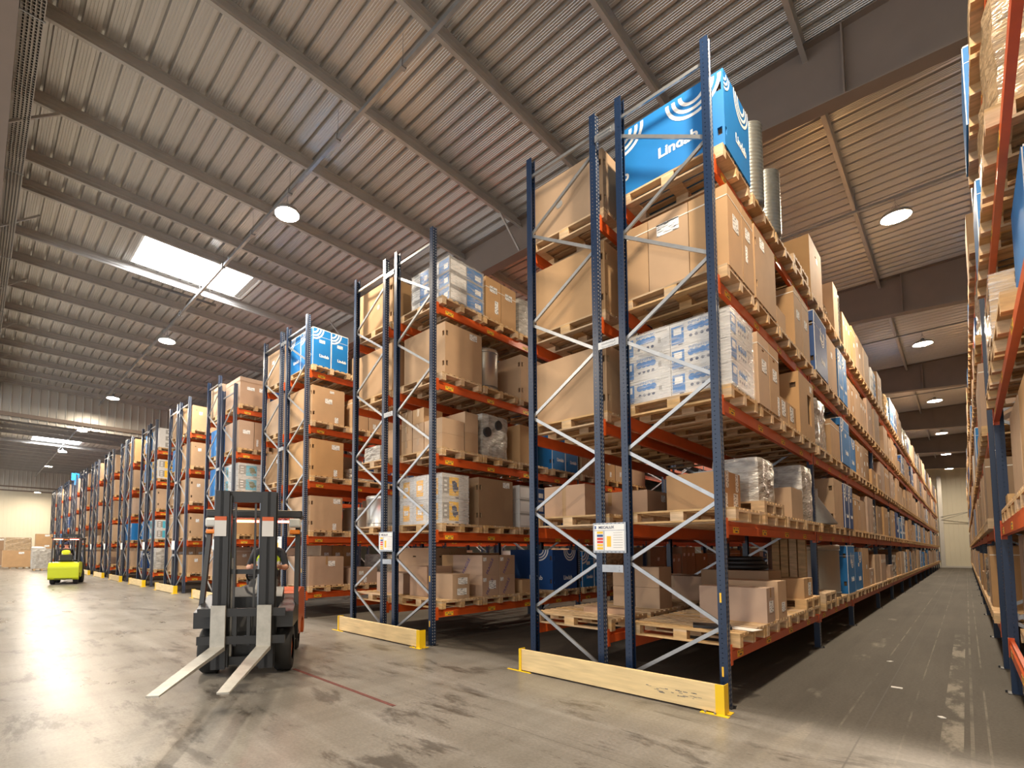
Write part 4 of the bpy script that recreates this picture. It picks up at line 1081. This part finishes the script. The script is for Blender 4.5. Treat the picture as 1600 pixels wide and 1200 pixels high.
# --- fifth rack and sixth rack
X4=-4*RP
for lev,(h,sty) in enumerate(((.66,'plain'),(.88,'clip'),(.88,'clip'),(.9,'small'),(.92,'small'))):
    pal_at(4,'right',0,0,lev); carton(X4-1.1,X4+.05,.14,1.1,B5[lev],round(B5[lev]+h,3),'big pale carton on the %s shelf front of the fifth rack'%LEVN[lev],style=sty,lab=[('r',.3,.7,.12,.12)])
pal_at(4,'left',0,0,3); l0,l1=rx(4,'left'); blue_box(l0+.05,l1-.03,.18,1.1,B5[3],B5[3]+.9,'blue printed carton on the fourth shelf, left row of fifth rack','f',None,False,False,1.2,False)
X5=-5*RP
for lev in (4,3,1): pal_at(5,'right',0,0,lev)
for jz in range(3): printed_box(X5-1.1,X5+.05,.15,1.1,B5[4]+jz*.29,B5[4]+jz*.29+.288,'%s pale grey product carton on top of the sixth rack'%['bottom','middle','top'][jz],'small','grey','wcard','fr')
product_stack(X5-1.1,X5+.05,.15,1.1,B5[3],2,.42,'white carton with yellow print, fourth shelf of sixth rack','sticker',5)
product_stack(X5-1.1,X5+.05,.15,1.1,B5[1],2,.42,'white carton with cyan print, second shelf of sixth rack','cyan',5)
pal_at(5,'right',0,0,2); carton(X5-1.1,X5+.05,.14,1.1,B5[2],4.28,'tall carton with clip slots, third shelf of sixth rack',style='clip')
l0,l1=rx(5,'left')
for lev,lg in ((4,'top'),(3,'fourth')): pal_at(5,'left',0,0,lev); blue_box(l0+.05,l1-.03,.18,1.1,B5[lev],B5[lev]+.9,'blue carton on the %s shelf, left row of sixth rack'%lg,'f','top',False,False,1.1,False)
l0,l1=rx(6,'left'); pal_at(6,'left',0,0,1); blue_box(l0+.05,l1-.03,.18,1.1,B5[1],B5[1]+.85,'blue carton with white arcs, second shelf, left row of seventh rack','f','top',False,False,1.1,False)
pal_at(6,'right',0,0,1); blue_box(-6*RP-1.1,-6*RP+.05,.15,1.1,B5[1],B5[1]+.85,'blue printed carton, second shelf, right row of seventh rack','fr','top',False,False,1,False)
pal_at(5,'left',0,0,1); l0,l1=rx(5,'left'); blue_box(l0+.03,l1-.03,.18,1.1,B5[1],B5[1]+.85,'wide blue printed carton, second shelf, left row of sixth rack','f','top',False,False,1,False)
# blue hanging sheet on a far rack
tag(MB().box(-.02,.02,-.25,.25,-.55,0).box(-.25,.2,-.02,.02,-.9,0).build('plastic_sheet',M['blue'],None,(-10*RP-.4,-.03,7.5)),'crumpled blue sheet hanging from the top of a far rack','plastic sheet')

# ---- remaining slots
def fill(rk,row,bays,slots_,levs,near=False):
    for bay in bays:
        n=slot_range(bay,0)[2]
        for s in range(n):
            if slots_ is not None and s not in slots_: continue
            for lev in levs:
                if (rk,row,bay,s,lev) in DONE: continue
                y0,y1,_=slot_range(bay,s); xa,xb=rx(rk,row)
                if row=='left': xb=xb-.02
                random_load(rk,row,bay,s,lev,xa+.02,xb,y0,y1,'%s%s%d%d%d'%(rk,row,bay,s,lev),near and s==0,full=near and s==0 and rk<4)
fill(0,'right',range(15),None,range(5))
for s_ in range(4):
    for lev in range(2):
        if (0,'left',0,s_,lev) in DONE: continue
        y0,y1,_=slot_range(0,s_); l0,l1=rx(0,'left')
        if lev==0 and s_==1: pal_at(0,'left',0,1,0); continue
        random_load(0,'left',0,s_,lev,l0+.02,l1-.02,y0,y1,'q%d%d'%(s_,lev),False,'low' if s_%2 else 'empty'); DONE.add((0,'left',0,s_,lev))
fill(0,'left',[0],None,range(2,5)); fill(0,'left',[1],None,[1])
fill(1,'right',[0,1],None,range(5),False); fill(1,'right',[2,3,4],None,range(2))
fill(1,'left',[0],[0,1,2],range(5),True)
fill(2,'right',[0],None,range(5),True); fill(2,'left',[0],[0,1],range(5),True); fill(2,'right',[1,2],None,[0])
for i in range(3,14):
    fill(i,'right',[0],[0,1,2] if i<6 else [0,1],range(5),True); fill(i,'left',[0],[0,1] if i<6 else [0],range(5),True)

# right-hand rack goods
RX0,RX1=XR0-.09,XR0+1.12
def rslot(k,s):
    ya,yb=RPOST[k-1][0]+W,RPOST[k][0]; n=5 if yb-ya>5 else 4 if yb-ya>4.2 else 3; L=(yb-ya)/n
    return ya+L*s+.03, ya+L*(s+1)-.03, n
RB=0
for k in range(1,len(RPOST)):
    if not RPOST[k][1]: continue
    n=rslot(k,0)[2]
    for s in range(n):
        for lev in range(5):
            y0,y1,_=rslot(k,s); wh=where('R','',RB,s,lev)
            RX0=XR0+((.09,.01,-.05,-.06,-.07)[lev] if RB==0 else -.06)
            if RB==0:
                if s<2: continue
                if s==4:
                    pallet(RX0,RX1,y0,y1,ZT[lev],'wooden pallet, '+wh,True)
                    if lev==0: carton(RX0+.03,RX1-.05,y0+.02,y1-.02,B5[0],1.78,'tall pinkish carton at the lower right edge of the photo, behind the post',m='cardpink',tape='x')
                    if lev==1: 
                        tag(MB().box(-.12,.12,-.2,.2,0,.16).build('wooden_box',M['wood'],None,(RX0+.16,y1-.2,B5[1])),'small orange-brown wooden box on the second shelf by the right post','wooden box')
                        carton(RX0+.35,RX1-.02,y0+.02,y1-.02,B5[1],2.95,'carton behind the small wooden box at the right edge',m='cardpink')
                    if lev==2: carton(RX0+.03,RX1-.05,y0+.02,y1-.02,B5[2],4.25,'beige strapped carton under the film-wrapped pallets at the right edge',strap=.8)
                    if lev==3: blue_box(RX0+.0,RX1-.05,y0+.02,y1-.02,B5[3],5.5,'tall pale blue carton close to the right edge, fourth shelf','','x',False,True)
                    if lev==4: blue_box(RX0-.02,RX1-.05,y0+.02,y1-.02,B5[4],7.0,'blue and white carton at the top right corner','','x',False,True)
                else:
                    pallet(RX0,RX1,y0,y1,ZT[lev],'wooden pallet, '+wh,True)
                    if lev==2 and s==2: blue_box(RX0+.14,RX1-.05,y0+.02,y1-.02,B5[2],4.4,'tall blue carton cut by the right edge of the photo','','x',False,True)
                    elif lev==2 and s==3:
                        for j in range(4): pallet(RX0,RX1,y0,y1,B5[2]+PZ*j,'wooden pallet %s of a film-wrapped stack at the right edge'%['lowest','second','third','topmost'][j],True)
                        film(RX0,RX1,y0,y1,B5[2],B5[2]+PZ*4,'clear film around the stacked pallets at the right edge')
                    elif lev in (0,2): carton(RX0+.02,RX1-.05,y0+.02,y1-.02,B5[lev],round(B5[lev]+.98,2),'large carton, '+wh,m='cardpink',style='clip')
                    elif lev==1: carton(RX0+.05,RX1-.05,y0+.02,y1-.02,B5[lev],round(B5[lev]+.85,2),'stacked carton, '+wh)
                    else: wrapped(RX0+.02,RX1-.05,y0+.02,y1-.02,B5[lev],B5[lev]+.95,'film-wrapped carton load, '+wh,'wrapbrown')
                continue
            random_load('R','',RB,s,lev,RX0,RX1-.03,y0,y1,'R%d%d%d'%(RB,s,lev))
    RB+=1

# ---- instantiate pallets and cartons: the largest 300 of each as things, the rest as one stuff object
for kind,builder in (('pallet',lambda q:build_pallet(q['p'],q['w'],q['d'],q['label'],q['full'])),('carton',build_carton)):
    L=LOADS[kind]
    L.sort(key=lambda q:-proj_size(q['p'],1 if kind=='pallet' else max(q['dim'][1],q['dim'][2]))*(.6 if ' left row' in q['label'] and 'first in' not in q['label'] else 1))
    for q in L[:300]: builder(q)
    b=MB(); ms=[M['wood']] if kind=='pallet' else [M['card'],M['cardpink'],M['carddark']]
    for q in L[300:]:
        x,y,z=q['p']
        if kind=='pallet':
            for (a,b_,c,d,e,f) in pallet_boxes(q['w'],q['d'],'all'): b.box(x+a,x+b_,y+c,y+d,z+e,z+f)
        else:
            w,d,h=q['dim']; b.box(x-w/2,x+w/2,y-d/2,y+d/2,z,z+h,['card','cardpink','carddark'].index(q.get('m','card')))
    if b.v:
        o=b.build('wooden_pallets' if kind=='pallet' else 'cardboard_cartons',ms); o['kind']='stuff'
        tag(o,'remaining distant wooden pallets deep along the rack shelves' if kind=='pallet' else 'remaining distant brown cartons deep along the rack shelves',kind+'s')

# ------------------------------------------------------------------ people
def skin_bake(nodes, edges, sub=1):
    me=bpy.data.meshes.new('sk'); me.from_pydata([n[0] for n in nodes],edges,[])
    o=bpy.data.objects.new('sk',me); C.objects.link(o)
    md=o.modifiers.new('s','SKIN'); md.use_smooth_shade=True
    for i,n in enumerate(nodes):
        v=me.skin_vertices[0].data[i]; r=n[1]; v.radius=(r,r) if not isinstance(r,tuple) else r; v.use_root=(i==0)
    sb=o.modifiers.new('u','SUBSURF'); sb.levels=sub; sb.render_levels=sub
    out=bpy.data.meshes.new_from_object(o.evaluated_get(bpy.context.evaluated_depsgraph_get()))
    vs=[v.co.copy() for v in out.vertices]; fs=[tuple(p.vertices) for p in out.polygons]
    bpy.data.objects.remove(o); bpy.data.meshes.remove(me); bpy.data.meshes.remove(out)
    return vs,fs
def seated_body():
    N=[];E=[]
    def nd(p,r,par=None):
        N.append((p,r)); 
        if par is not None: E.append((par,len(N)-1))
        return len(N)-1
    pel=nd((0,0,.02),(.15,.12)); ab=nd((-.02,0,.22),(.145,.105),pel); ch=nd((-.02,0,.42),(.165,.115),ab); nk=nd((0,0,.56),.056,ch); hb=nd((.02,0,.66),.078,nk); ht=nd((.015,0,.76),.088,hb); tp=nd((.005,0,.82),.06,ht)
    nd((.105,0,.685),.016,hb)
    for s in (1,-1):
        sh=nd((-.03,.19*s,.47),.066,ch); el=nd((.08,.27*s,.24),.046,sh); wr=nd((.31,.17*s,.27),.029,el); nd((.38,.145*s,.285),(.034,.020),wr)
        hp=nd((.06,.10*s,.0),.092,pel); kn=nd((.44,.14*s,.05),.066,hp); an=nd((.50,.14*s,-.34),.042,kn); nd((.64,.15*s,-.40),.036,an)
    parts=[skin_bake(N,E,2)]
    for s in (1,-1):
        for k in range(4):
            y=.145*s+(.026-.0175*k)*s; L=[.065,.075,.07,.055][k]
            a=(.385,y,.295); parts.append(skin_bake([(a,.009),((.385+L*.5,y,.305),.0088),((.385+L*.8,y,.288),.008),((.385+L*.78,y,.262),.007)],[(0,1),(1,2),(2,3)],1))
        parts.append(skin_bake([((.345,.125*s,.285),.011),((.375,.098*s,.29),.010),((.41,.092*s,.282),.008)],[(0,1),(1,2)],1))
    b=MB()
    for k,(vs,fs) in enumerate(parts):
        for_f=[]
        ms=[]
        o=len(b.v); b.v+=[tuple(v) for v in vs]
        for f in fs:
            c=sum((vs[i] for i in f),Vector())/len(f)
            if k>0: m=0
            elif c.z>.545: m=0
            elif abs(c.y)>.10 and c.x>.10 and c.z>.17: m=0
            elif c.z<-.30: m=3
            elif c.z<.11: m=2
            else: m=1
            b.f.append(tuple(i+o for i in f)); b.m.append(m); b.sm.append(True)
    return b.mesh('body',[M['skin'],M['shirt'],M['trouser'],M['boot']])
BODY=seated_body()
def vest_mesh():
    N=[((0,0,.10),(.168,.138)),((-.02,0,.22),(.165,.125)),((-.02,0,.40),(.182,.132)),((-.01,0,.50),(.12,.10)),((-.03,.15,.47),.085),((-.03,-.15,.47),.085)]
    vs,fs=skin_bake(N,[(0,1),(1,2),(2,3),(2,4),(2,5)],2); b=MB(); o=0; b.v=[tuple(v) for v in vs]
    for f in fs:
        c=sum((vs[i] for i in f),Vector())/len(f)
        if c.z>.555: continue
        b.f.append(f); b.m.append(1 if (.17<c.z<.215 or .29<c.z<.33) else 0); b.sm.append(True)
    return b.mesh('vest',[M['hivis'],M['reflect']])
VEST=vest_mesh()
def hair_mesh():
    b=MB(); pr=[(.001,.118),(.055,.105),(.088,.06),(.096,.0),(.094,-.03)]
    b.lathe(pr,18,0,-.008,0); b.v=[(x-(.0 if x<.05 else .03*max(0,(-z+.04)/.07)),y,z) for x,y,z in b.v]; return b.mesh('hair',[M['hair']])
HAIR=hair_mesh()
EYE=MB().lathe([(0,-.011),(.008,-.007),(.011,0),(.008,.007),(0,.011)],10).mesh('eye',[M['white'],M['black']])
PUP=MB().lathe([(0,-.006),(.005,0),(0,.006)],8).mesh('pupil',[M['black']])
EAR=MB().lathe([(0,-.03),(.010,-.02),(.014,.005),(.010,.025),(0,.032)],10).mesh('ear',[M['skin']])
LIP=MB().box(-.004,.004,-.022,.022,-.004,.004).mesh('mouth',[M['red']])
def person(label,loc,rotz,cap=False):
    t=new('person',BODY,None,loc,(0,0,rotz)); tag(t,label,'person')
    new('safety_vest',VEST,t)
    new('hair',HAIR,t,(.012,0,.745))
    for s in (1,-1):
        e=new('eye',EYE,t,(.093,.032*s,.715)); new('pupil',PUP,e,(.009,0,0)); new('ear',EAR,t,(.01,.092*s,.70))
    new('mouth',LIP,t,(.098,0,.645))
    if cap:
        b=MB(); b.lathe([(.001,.128),(.07,.11),(.102,.05),(.104,.02)],18); b.box(.06,.19,-.07,.07,.018,.026); b.build('cap',M['navy'],t,(.012,0,.74))
    return t

# ------------------------------------------------------------------ forklifts
def rounded(x0,x1,y0,y1,z0,z1,m,name,parent,bev=.03,loc=(0,0,0),rot=(0,0,0)):
    o=MB().box(x0,x1,y0,y1,z0,z1).build(name,m,parent,loc,rot)
    if bev:
        d=o.modifiers.new('bevel','BEVEL'); d.width=bev; d.segments=3
    return o
def wheel(t,x,y,r,w,hub):
    b=MB(); b.lathe([(r*.55,-w/2),(r*.92,-w/2),(r,-w/2+.03),(r,w/2-.03),(r*.92,w/2),(r*.55,w/2)],28); o=b.build('tyre',M['rubber'],t,(x,y,r),(PI/2,0,0))
    h=MB(); h.lathe([(0,-w*.3),(r*.2,-w*.42),(r*.5,-w*.25),(r*.56,-w*.4),(r*.56,w*.4),(r*.5,w*.25),(r*.2,w*.42),(0,w*.3)],20); h.build('hub',hub,o)
def forklift(label,loc,rotz,body,fork_z=.45,fork_l=1.15,forks=True):
    t=thing('forklift',label,'forklift',loc,rotz)
    k=M['flk']
    wheel(t,0,.46,.30,.22,M['florange'] if body is M['florange'] else body); wheel(t,0,-.46,.30,.22,M['florange'] if body is M['florange'] else body)
    wheel(t,-1.42,.43,.24,.18,body); wheel(t,-1.42,-.43,.24,.18,body)
    b=MB(); b.prism([(.36,.62),(.36,.82),(-.30,.98),(-.42,.98),(-.42,.34),(-.34,.62)],Matrix(((1,0,0,0),(0,0,1,-.60),(0,1,0,0),(0,0,0,1))),.20)
    b.prism([(.36,.62),(.36,.82),(-.30,.98),(-.42,.98),(-.42,.34),(-.34,.62)],Matrix(((1,0,0,0),(0,0,1,.40),(0,1,0,0),(0,0,0,1))),.20); b.build('front_fender',k,t)
    b=MB(); b.prism([(.20,.22),(.20,.55),(.02,.80),(-.25,.92),(-.5,.55),(-1.2,.55),(-1.2,.22)],Matrix(((1,0,0,0),(0,0,1,-.38),(0,1,0,0),(0,0,0,1))),.76); b.build('chassis',k,t)
    rounded(-1.15,-.40,-.56,.56,.30,.52,k,'step_frame',t,.03)
    b=MB(); b.prism([(-.62,.50),(-.62,.98),(-1.25,1.02),(-1.72,.98),(-1.86,.80),(-1.86,.28),(-1.68,.20),(-1.66,.46),(-1.42,.54),(-1.18,.46),(-1.12,.28)],Matrix(((1,0,0,0),(0,0,1,-.57),(0,1,0,0),(0,0,0,1))),1.14)
    o=b.build('counterweight',body,t); d=o.modifiers.new('bevel','BEVEL'); d.width=.05; d.segments=3
    rounded(-1.84,-1.0,-.34,.34,.25,.5,k,'rear_axle_box',t,.02)
    # seat, console, wheel
    rounded(-1.02,-.52,-.24,.26,.98,1.08,M['black'],'seat_cushion',t,.04); rounded(-1.12,-1.0,-.24,.26,1.05,1.36,M['black'],'seat_back',t,.04)
    b=MB(); b.prism([(.05,.55),(.02,.98),(-.16,1.10),(-.22,1.08),(-.12,.55)],Matrix(((1,0,0,0),(0,0,1,-.42),(0,1,0,0),(0,0,0,1))),.84); b.build('dashboard',k,t)
    b=MB(); b.tube((-.12,.06,1.05),(-.27,.06,1.22),.022,10); b.build('steering_column',M['grey'],t)
    b=MB(); R_=Matrix.Rotation(math.radians(-42),4,'Y'); b.torus((-.29,.06,1.235),.16,.014,R_,28,8); b.tube((-.29-.0,.06-.15,1.235),(-.29,.06+.15,1.235),.010,8); b.build('steering_wheel',M['black'],t)
    # overhead guard
    for s in (1,-1):
        b=MB(); pp=[(-.03,-.03),(.03,-.03),(.03,.03),(-.03,.03)]
        b.bar((.0,.60*s,.86),(-.28,.58*s,2.10),pp); b.build('front_pillar',k,t)
        b=MB(); b.bar((-1.45,.50*s,.98),(-1.28,.50*s,2.10),pp); b.build('rear_pillar',k,t)
        b=MB(); b.bar((-.28,.58*s,2.11),(-1.30,.54*s,2.13),pp); b.build('roof_rail',k,t)
        rounded(-.23,-.13,.55*s-.08,.55*s+.08,1.92,2.05,M['lens'],'headlight',t,.03)
        rounded(-.21,-.15,.55*s-.07,.55*s+.07,1.83,1.89,M['amber'],'indicator',t,.015)
    for j in range(6): MB().box(-.33-.17*j,-.29-.17*j,-.52,.52,2.10,2.13).build('roof_bar',k,t)
    rounded(-.34,-.22,-.64,.64,2.06,2.16,k,'roof_front_bar',t,.02)
    MB().box(-.35,-.21,-.64,.64,2.161,2.166).build('roof_edge',M['cream'],t)
    # rear lights
    for s in (1,-1): MB().box(-1.37,-1.345,.30*s-.17,.30*s+.17,2.05,2.085).build('rear_light',M['redled'],t)
    MB().box(-1.37,-1.345,-.08,.08,2.03,2.08).build('beacon',M['amber'],t)
    # mast
    for s in (1,-1):
        b=MB(); b.box(.30,.42,.285*s-.02,.285*s+.02,.12,2.36); b.box(.30,.33,.285*s-.075*(s<0)-.02,.285*s+.075*(s>0)+.02,.12,2.36); b.box(.40,.42,.285*s-.085,.285*s+.085,.12,2.36); o=b.build('outer_mast',k,t)
        b=MB(); b.box(.425,.435,.285*s-.08,.285*s+.06,1.78,1.98); q=b.build('mast_label',M['wcard'],o); q['label']='white warning label'
        b=MB(); b.box(.425,.436,.285*s-.08,.285*s+.06,1.98,2.03); q=b.build('mast_label',M['florange'],o); q['label']='orange top strip of the warning label'
        b=MB(); b.box(.33,.40,.195*s-.02,.195*s+.02,.14,2.30); b.build('inner_mast',k,t)
        b=MB(); b.tube((.30,.17*s,.2),(.30,.17*s,1.5),.03,10); b.build('lift_cylinder',M['galv'],t)
        b=MB(); b.box(.40,.415,.12*s-.012,.12*s+.012,.5,2.2); b.build('lift_chain',M['darkmetal'],t)
    for z,h_ in ((2.22,.14),(1.30,.06),(.16,.10)): MB().box(.30,.36,-.28,.28,z,z+h_).build('mast_crossbar',k,t)
    # carriage and forks
    zf=fork_z
    b=MB(); b.box(.46,.50,-.52,.52,zf+.02,zf+.12); b.box(.46,.50,-.52,.52,zf+.36,zf+.46); b.box(.44,.49,-.10,-.06,zf,zf+.46); b.box(.44,.49,.06,.10,zf,zf+.46); b.build('carriage',k,t)
    for s in (1,-1):
        b=MB(); y0=.27*s
        b.box(.50,.545,y0-.085,y0+.085,zf+.0,zf+.50); b.add([(.50,y0-.085,zf-.05),(.50,y0+.085,zf-.05),(.50+fork_l,y0+.05,zf-.015),(.50+fork_l,y0-.05,zf-.015),(.50,y0-.085,zf),(.50,y0+.085,zf),(.50+fork_l,y0+.05,zf),(.50+fork_l,y0-.05,zf)],[(0,1,2,3),(7,6,5,4),(0,3,7,4),(1,5,6,2),(3,2,6,7),(0,4,5,1)])
        b.build('fork',M['fork'],t)
    return t
FR=-.57
FL=(-4.92,-2.95)
def fpt(loc,rot,x,y,z): return (loc[0]+x*math.cos(rot)-y*math.sin(rot),loc[1]+x*math.sin(rot)+y*math.cos(rot),z)
forklift('dark forklift with raised long forks turning in the front cross aisle',(FL[0],FL[1],0),FR,M['florange'],.42,2.1)
person('forklift driver in lime hi-vis vest with hands on the steering wheel',fpt(FL,FR,-.76,.12,1.10),FR)
F2=(-28.4,-2.15); FR2=2.9
forklift('lime green forklift seen from behind, far down the front aisle',(F2[0],F2[1],0),FR2,M['fllime'],.15,1.1)
person('driver in hi-vis vest and cap seen from behind on the lime forklift',fpt(F2,FR2,-.76,.06,1.10),FR2,True)

# ------------------------------------------------------------------ goods on the floor at the far left
def floor_carton(x,y,z,w,d,h,label,m='card',**k):
    t=thing('cardboard_carton',label,'carton',(x,y,z))
    new('carton_body',carton_mesh(w,d,h,'plain',M[m]),t)
    onface('shipping_label',plate(.35,.16,M['label']),t,(w/2,.2,h*.85),'r')
def floor_pallet(x,y,label):
    tag(new('wooden_pallet',pal_mesh(1.2,1.0),None,(x,y,0)),label,'pallet','wooden pallets on the far floor')
for j,(x,y) in enumerate(((-52.3,-2.85),(-58.8,-4.3),(-46.5,-1.75),(-53.5,-1.5),(-56.5,-.7))):
    floor_pallet(x,y,['pallet under the largest floor carton at far left','pallet under the carton at the left photo edge','pallet under the white wrapped load behind the lime forklift','pallet under the small white product cartons at far left','pallet under the tall carton stack at far left'][j])
floor_carton(-52.3,-2.85,.145,1.4,1.9,1.35,'largest brown carton on the floor at the far left','card')
floor_carton(-58.8,-4.3,.145,1.6,2.6,1.3,'brown carton on the floor cut by the left photo edge','carddark')
wrapped(-53.0,-51.6,-3.75,-2.0,1.5,2.55,'film-wrapped beige load on top of the largest floor carton','wrapbrown')
floor_carton(-59.0,-3.9,1.45,1.2,1.6,1.2,'brown carton stacked at the far left behind the beige wrapped load','carddark')
wrapped(-47.1,-45.9,-2.4,-1.2,.145,1.65,'white film-wrapped load on a pallet beside the lime forklift')
for j in range(2): printed_box(-54.1,-52.9,-2.0,-1.05,.145+.4*j,.145+.4*j+.398,'%s white product carton with orange print on the far floor'%['lower','upper'][j],'pump','sticker','wcard','r')
for j in range(3): 
    o=MB().lathe([(0,0),(.55,.02),(.68,.12),(.6,.24),(.3,.30),(0,.31)],16).build('white_sack',M['white'],None,(-53.4,-1.5,.95+.29*j),(0,0,.4*j)); o.scale=(.8,1.0,1); tag(o,'%s white plastic sack of the pile on the far floor'%['lowest','middle','topmost'][j],'sack')
for j in range(3): floor_carton(-56.5,-.85,.145+.95*j,1.1,1.2,.94,'%s carton of the tall stack at the far left'%['lowest','middle','topmost'][j],'card')

# ------------------------------------------------------------------ floor details
tag(MB().box(-4.6,-2.40,-.025,.025,.0005,.0025).build('floor_marking',M['redline'],None,(0,-2.455,0)),'faded red painted line on the concrete floor by the forklift','floor marking')
for j,(x,y,w,l) in enumerate(((1.1,2.3,.10,.05),(.9,4.1,.08,.04),(1.5,1.2,.05,.04))):
    o=MB().box(-w/2,w/2,-l/2,l/2,0,.008).build('paper_scrap',M['paper'],None,(x,y,0),(0,0,j*1.1)); tag(o,'%s pale paper scrap lying on the right aisle floor'%['middle','furthest','nearest'][j],'scrap')

# ------------------------------------------------------------------ world and view
wd=bpy.data.worlds.new('world'); S.world=wd; wd.use_nodes=True
bg=wd.node_tree.nodes['Background']; bg.inputs[0].default_value=(.95,.97,1,1); bg.inputs[1].default_value=.5
S.view_settings.view_transform='Standard'; S.view_settings.look='None'; S.view_settings.gamma=1.0; S.view_settings.use_curve_mapping=False
S.view_settings.exposure=1.95
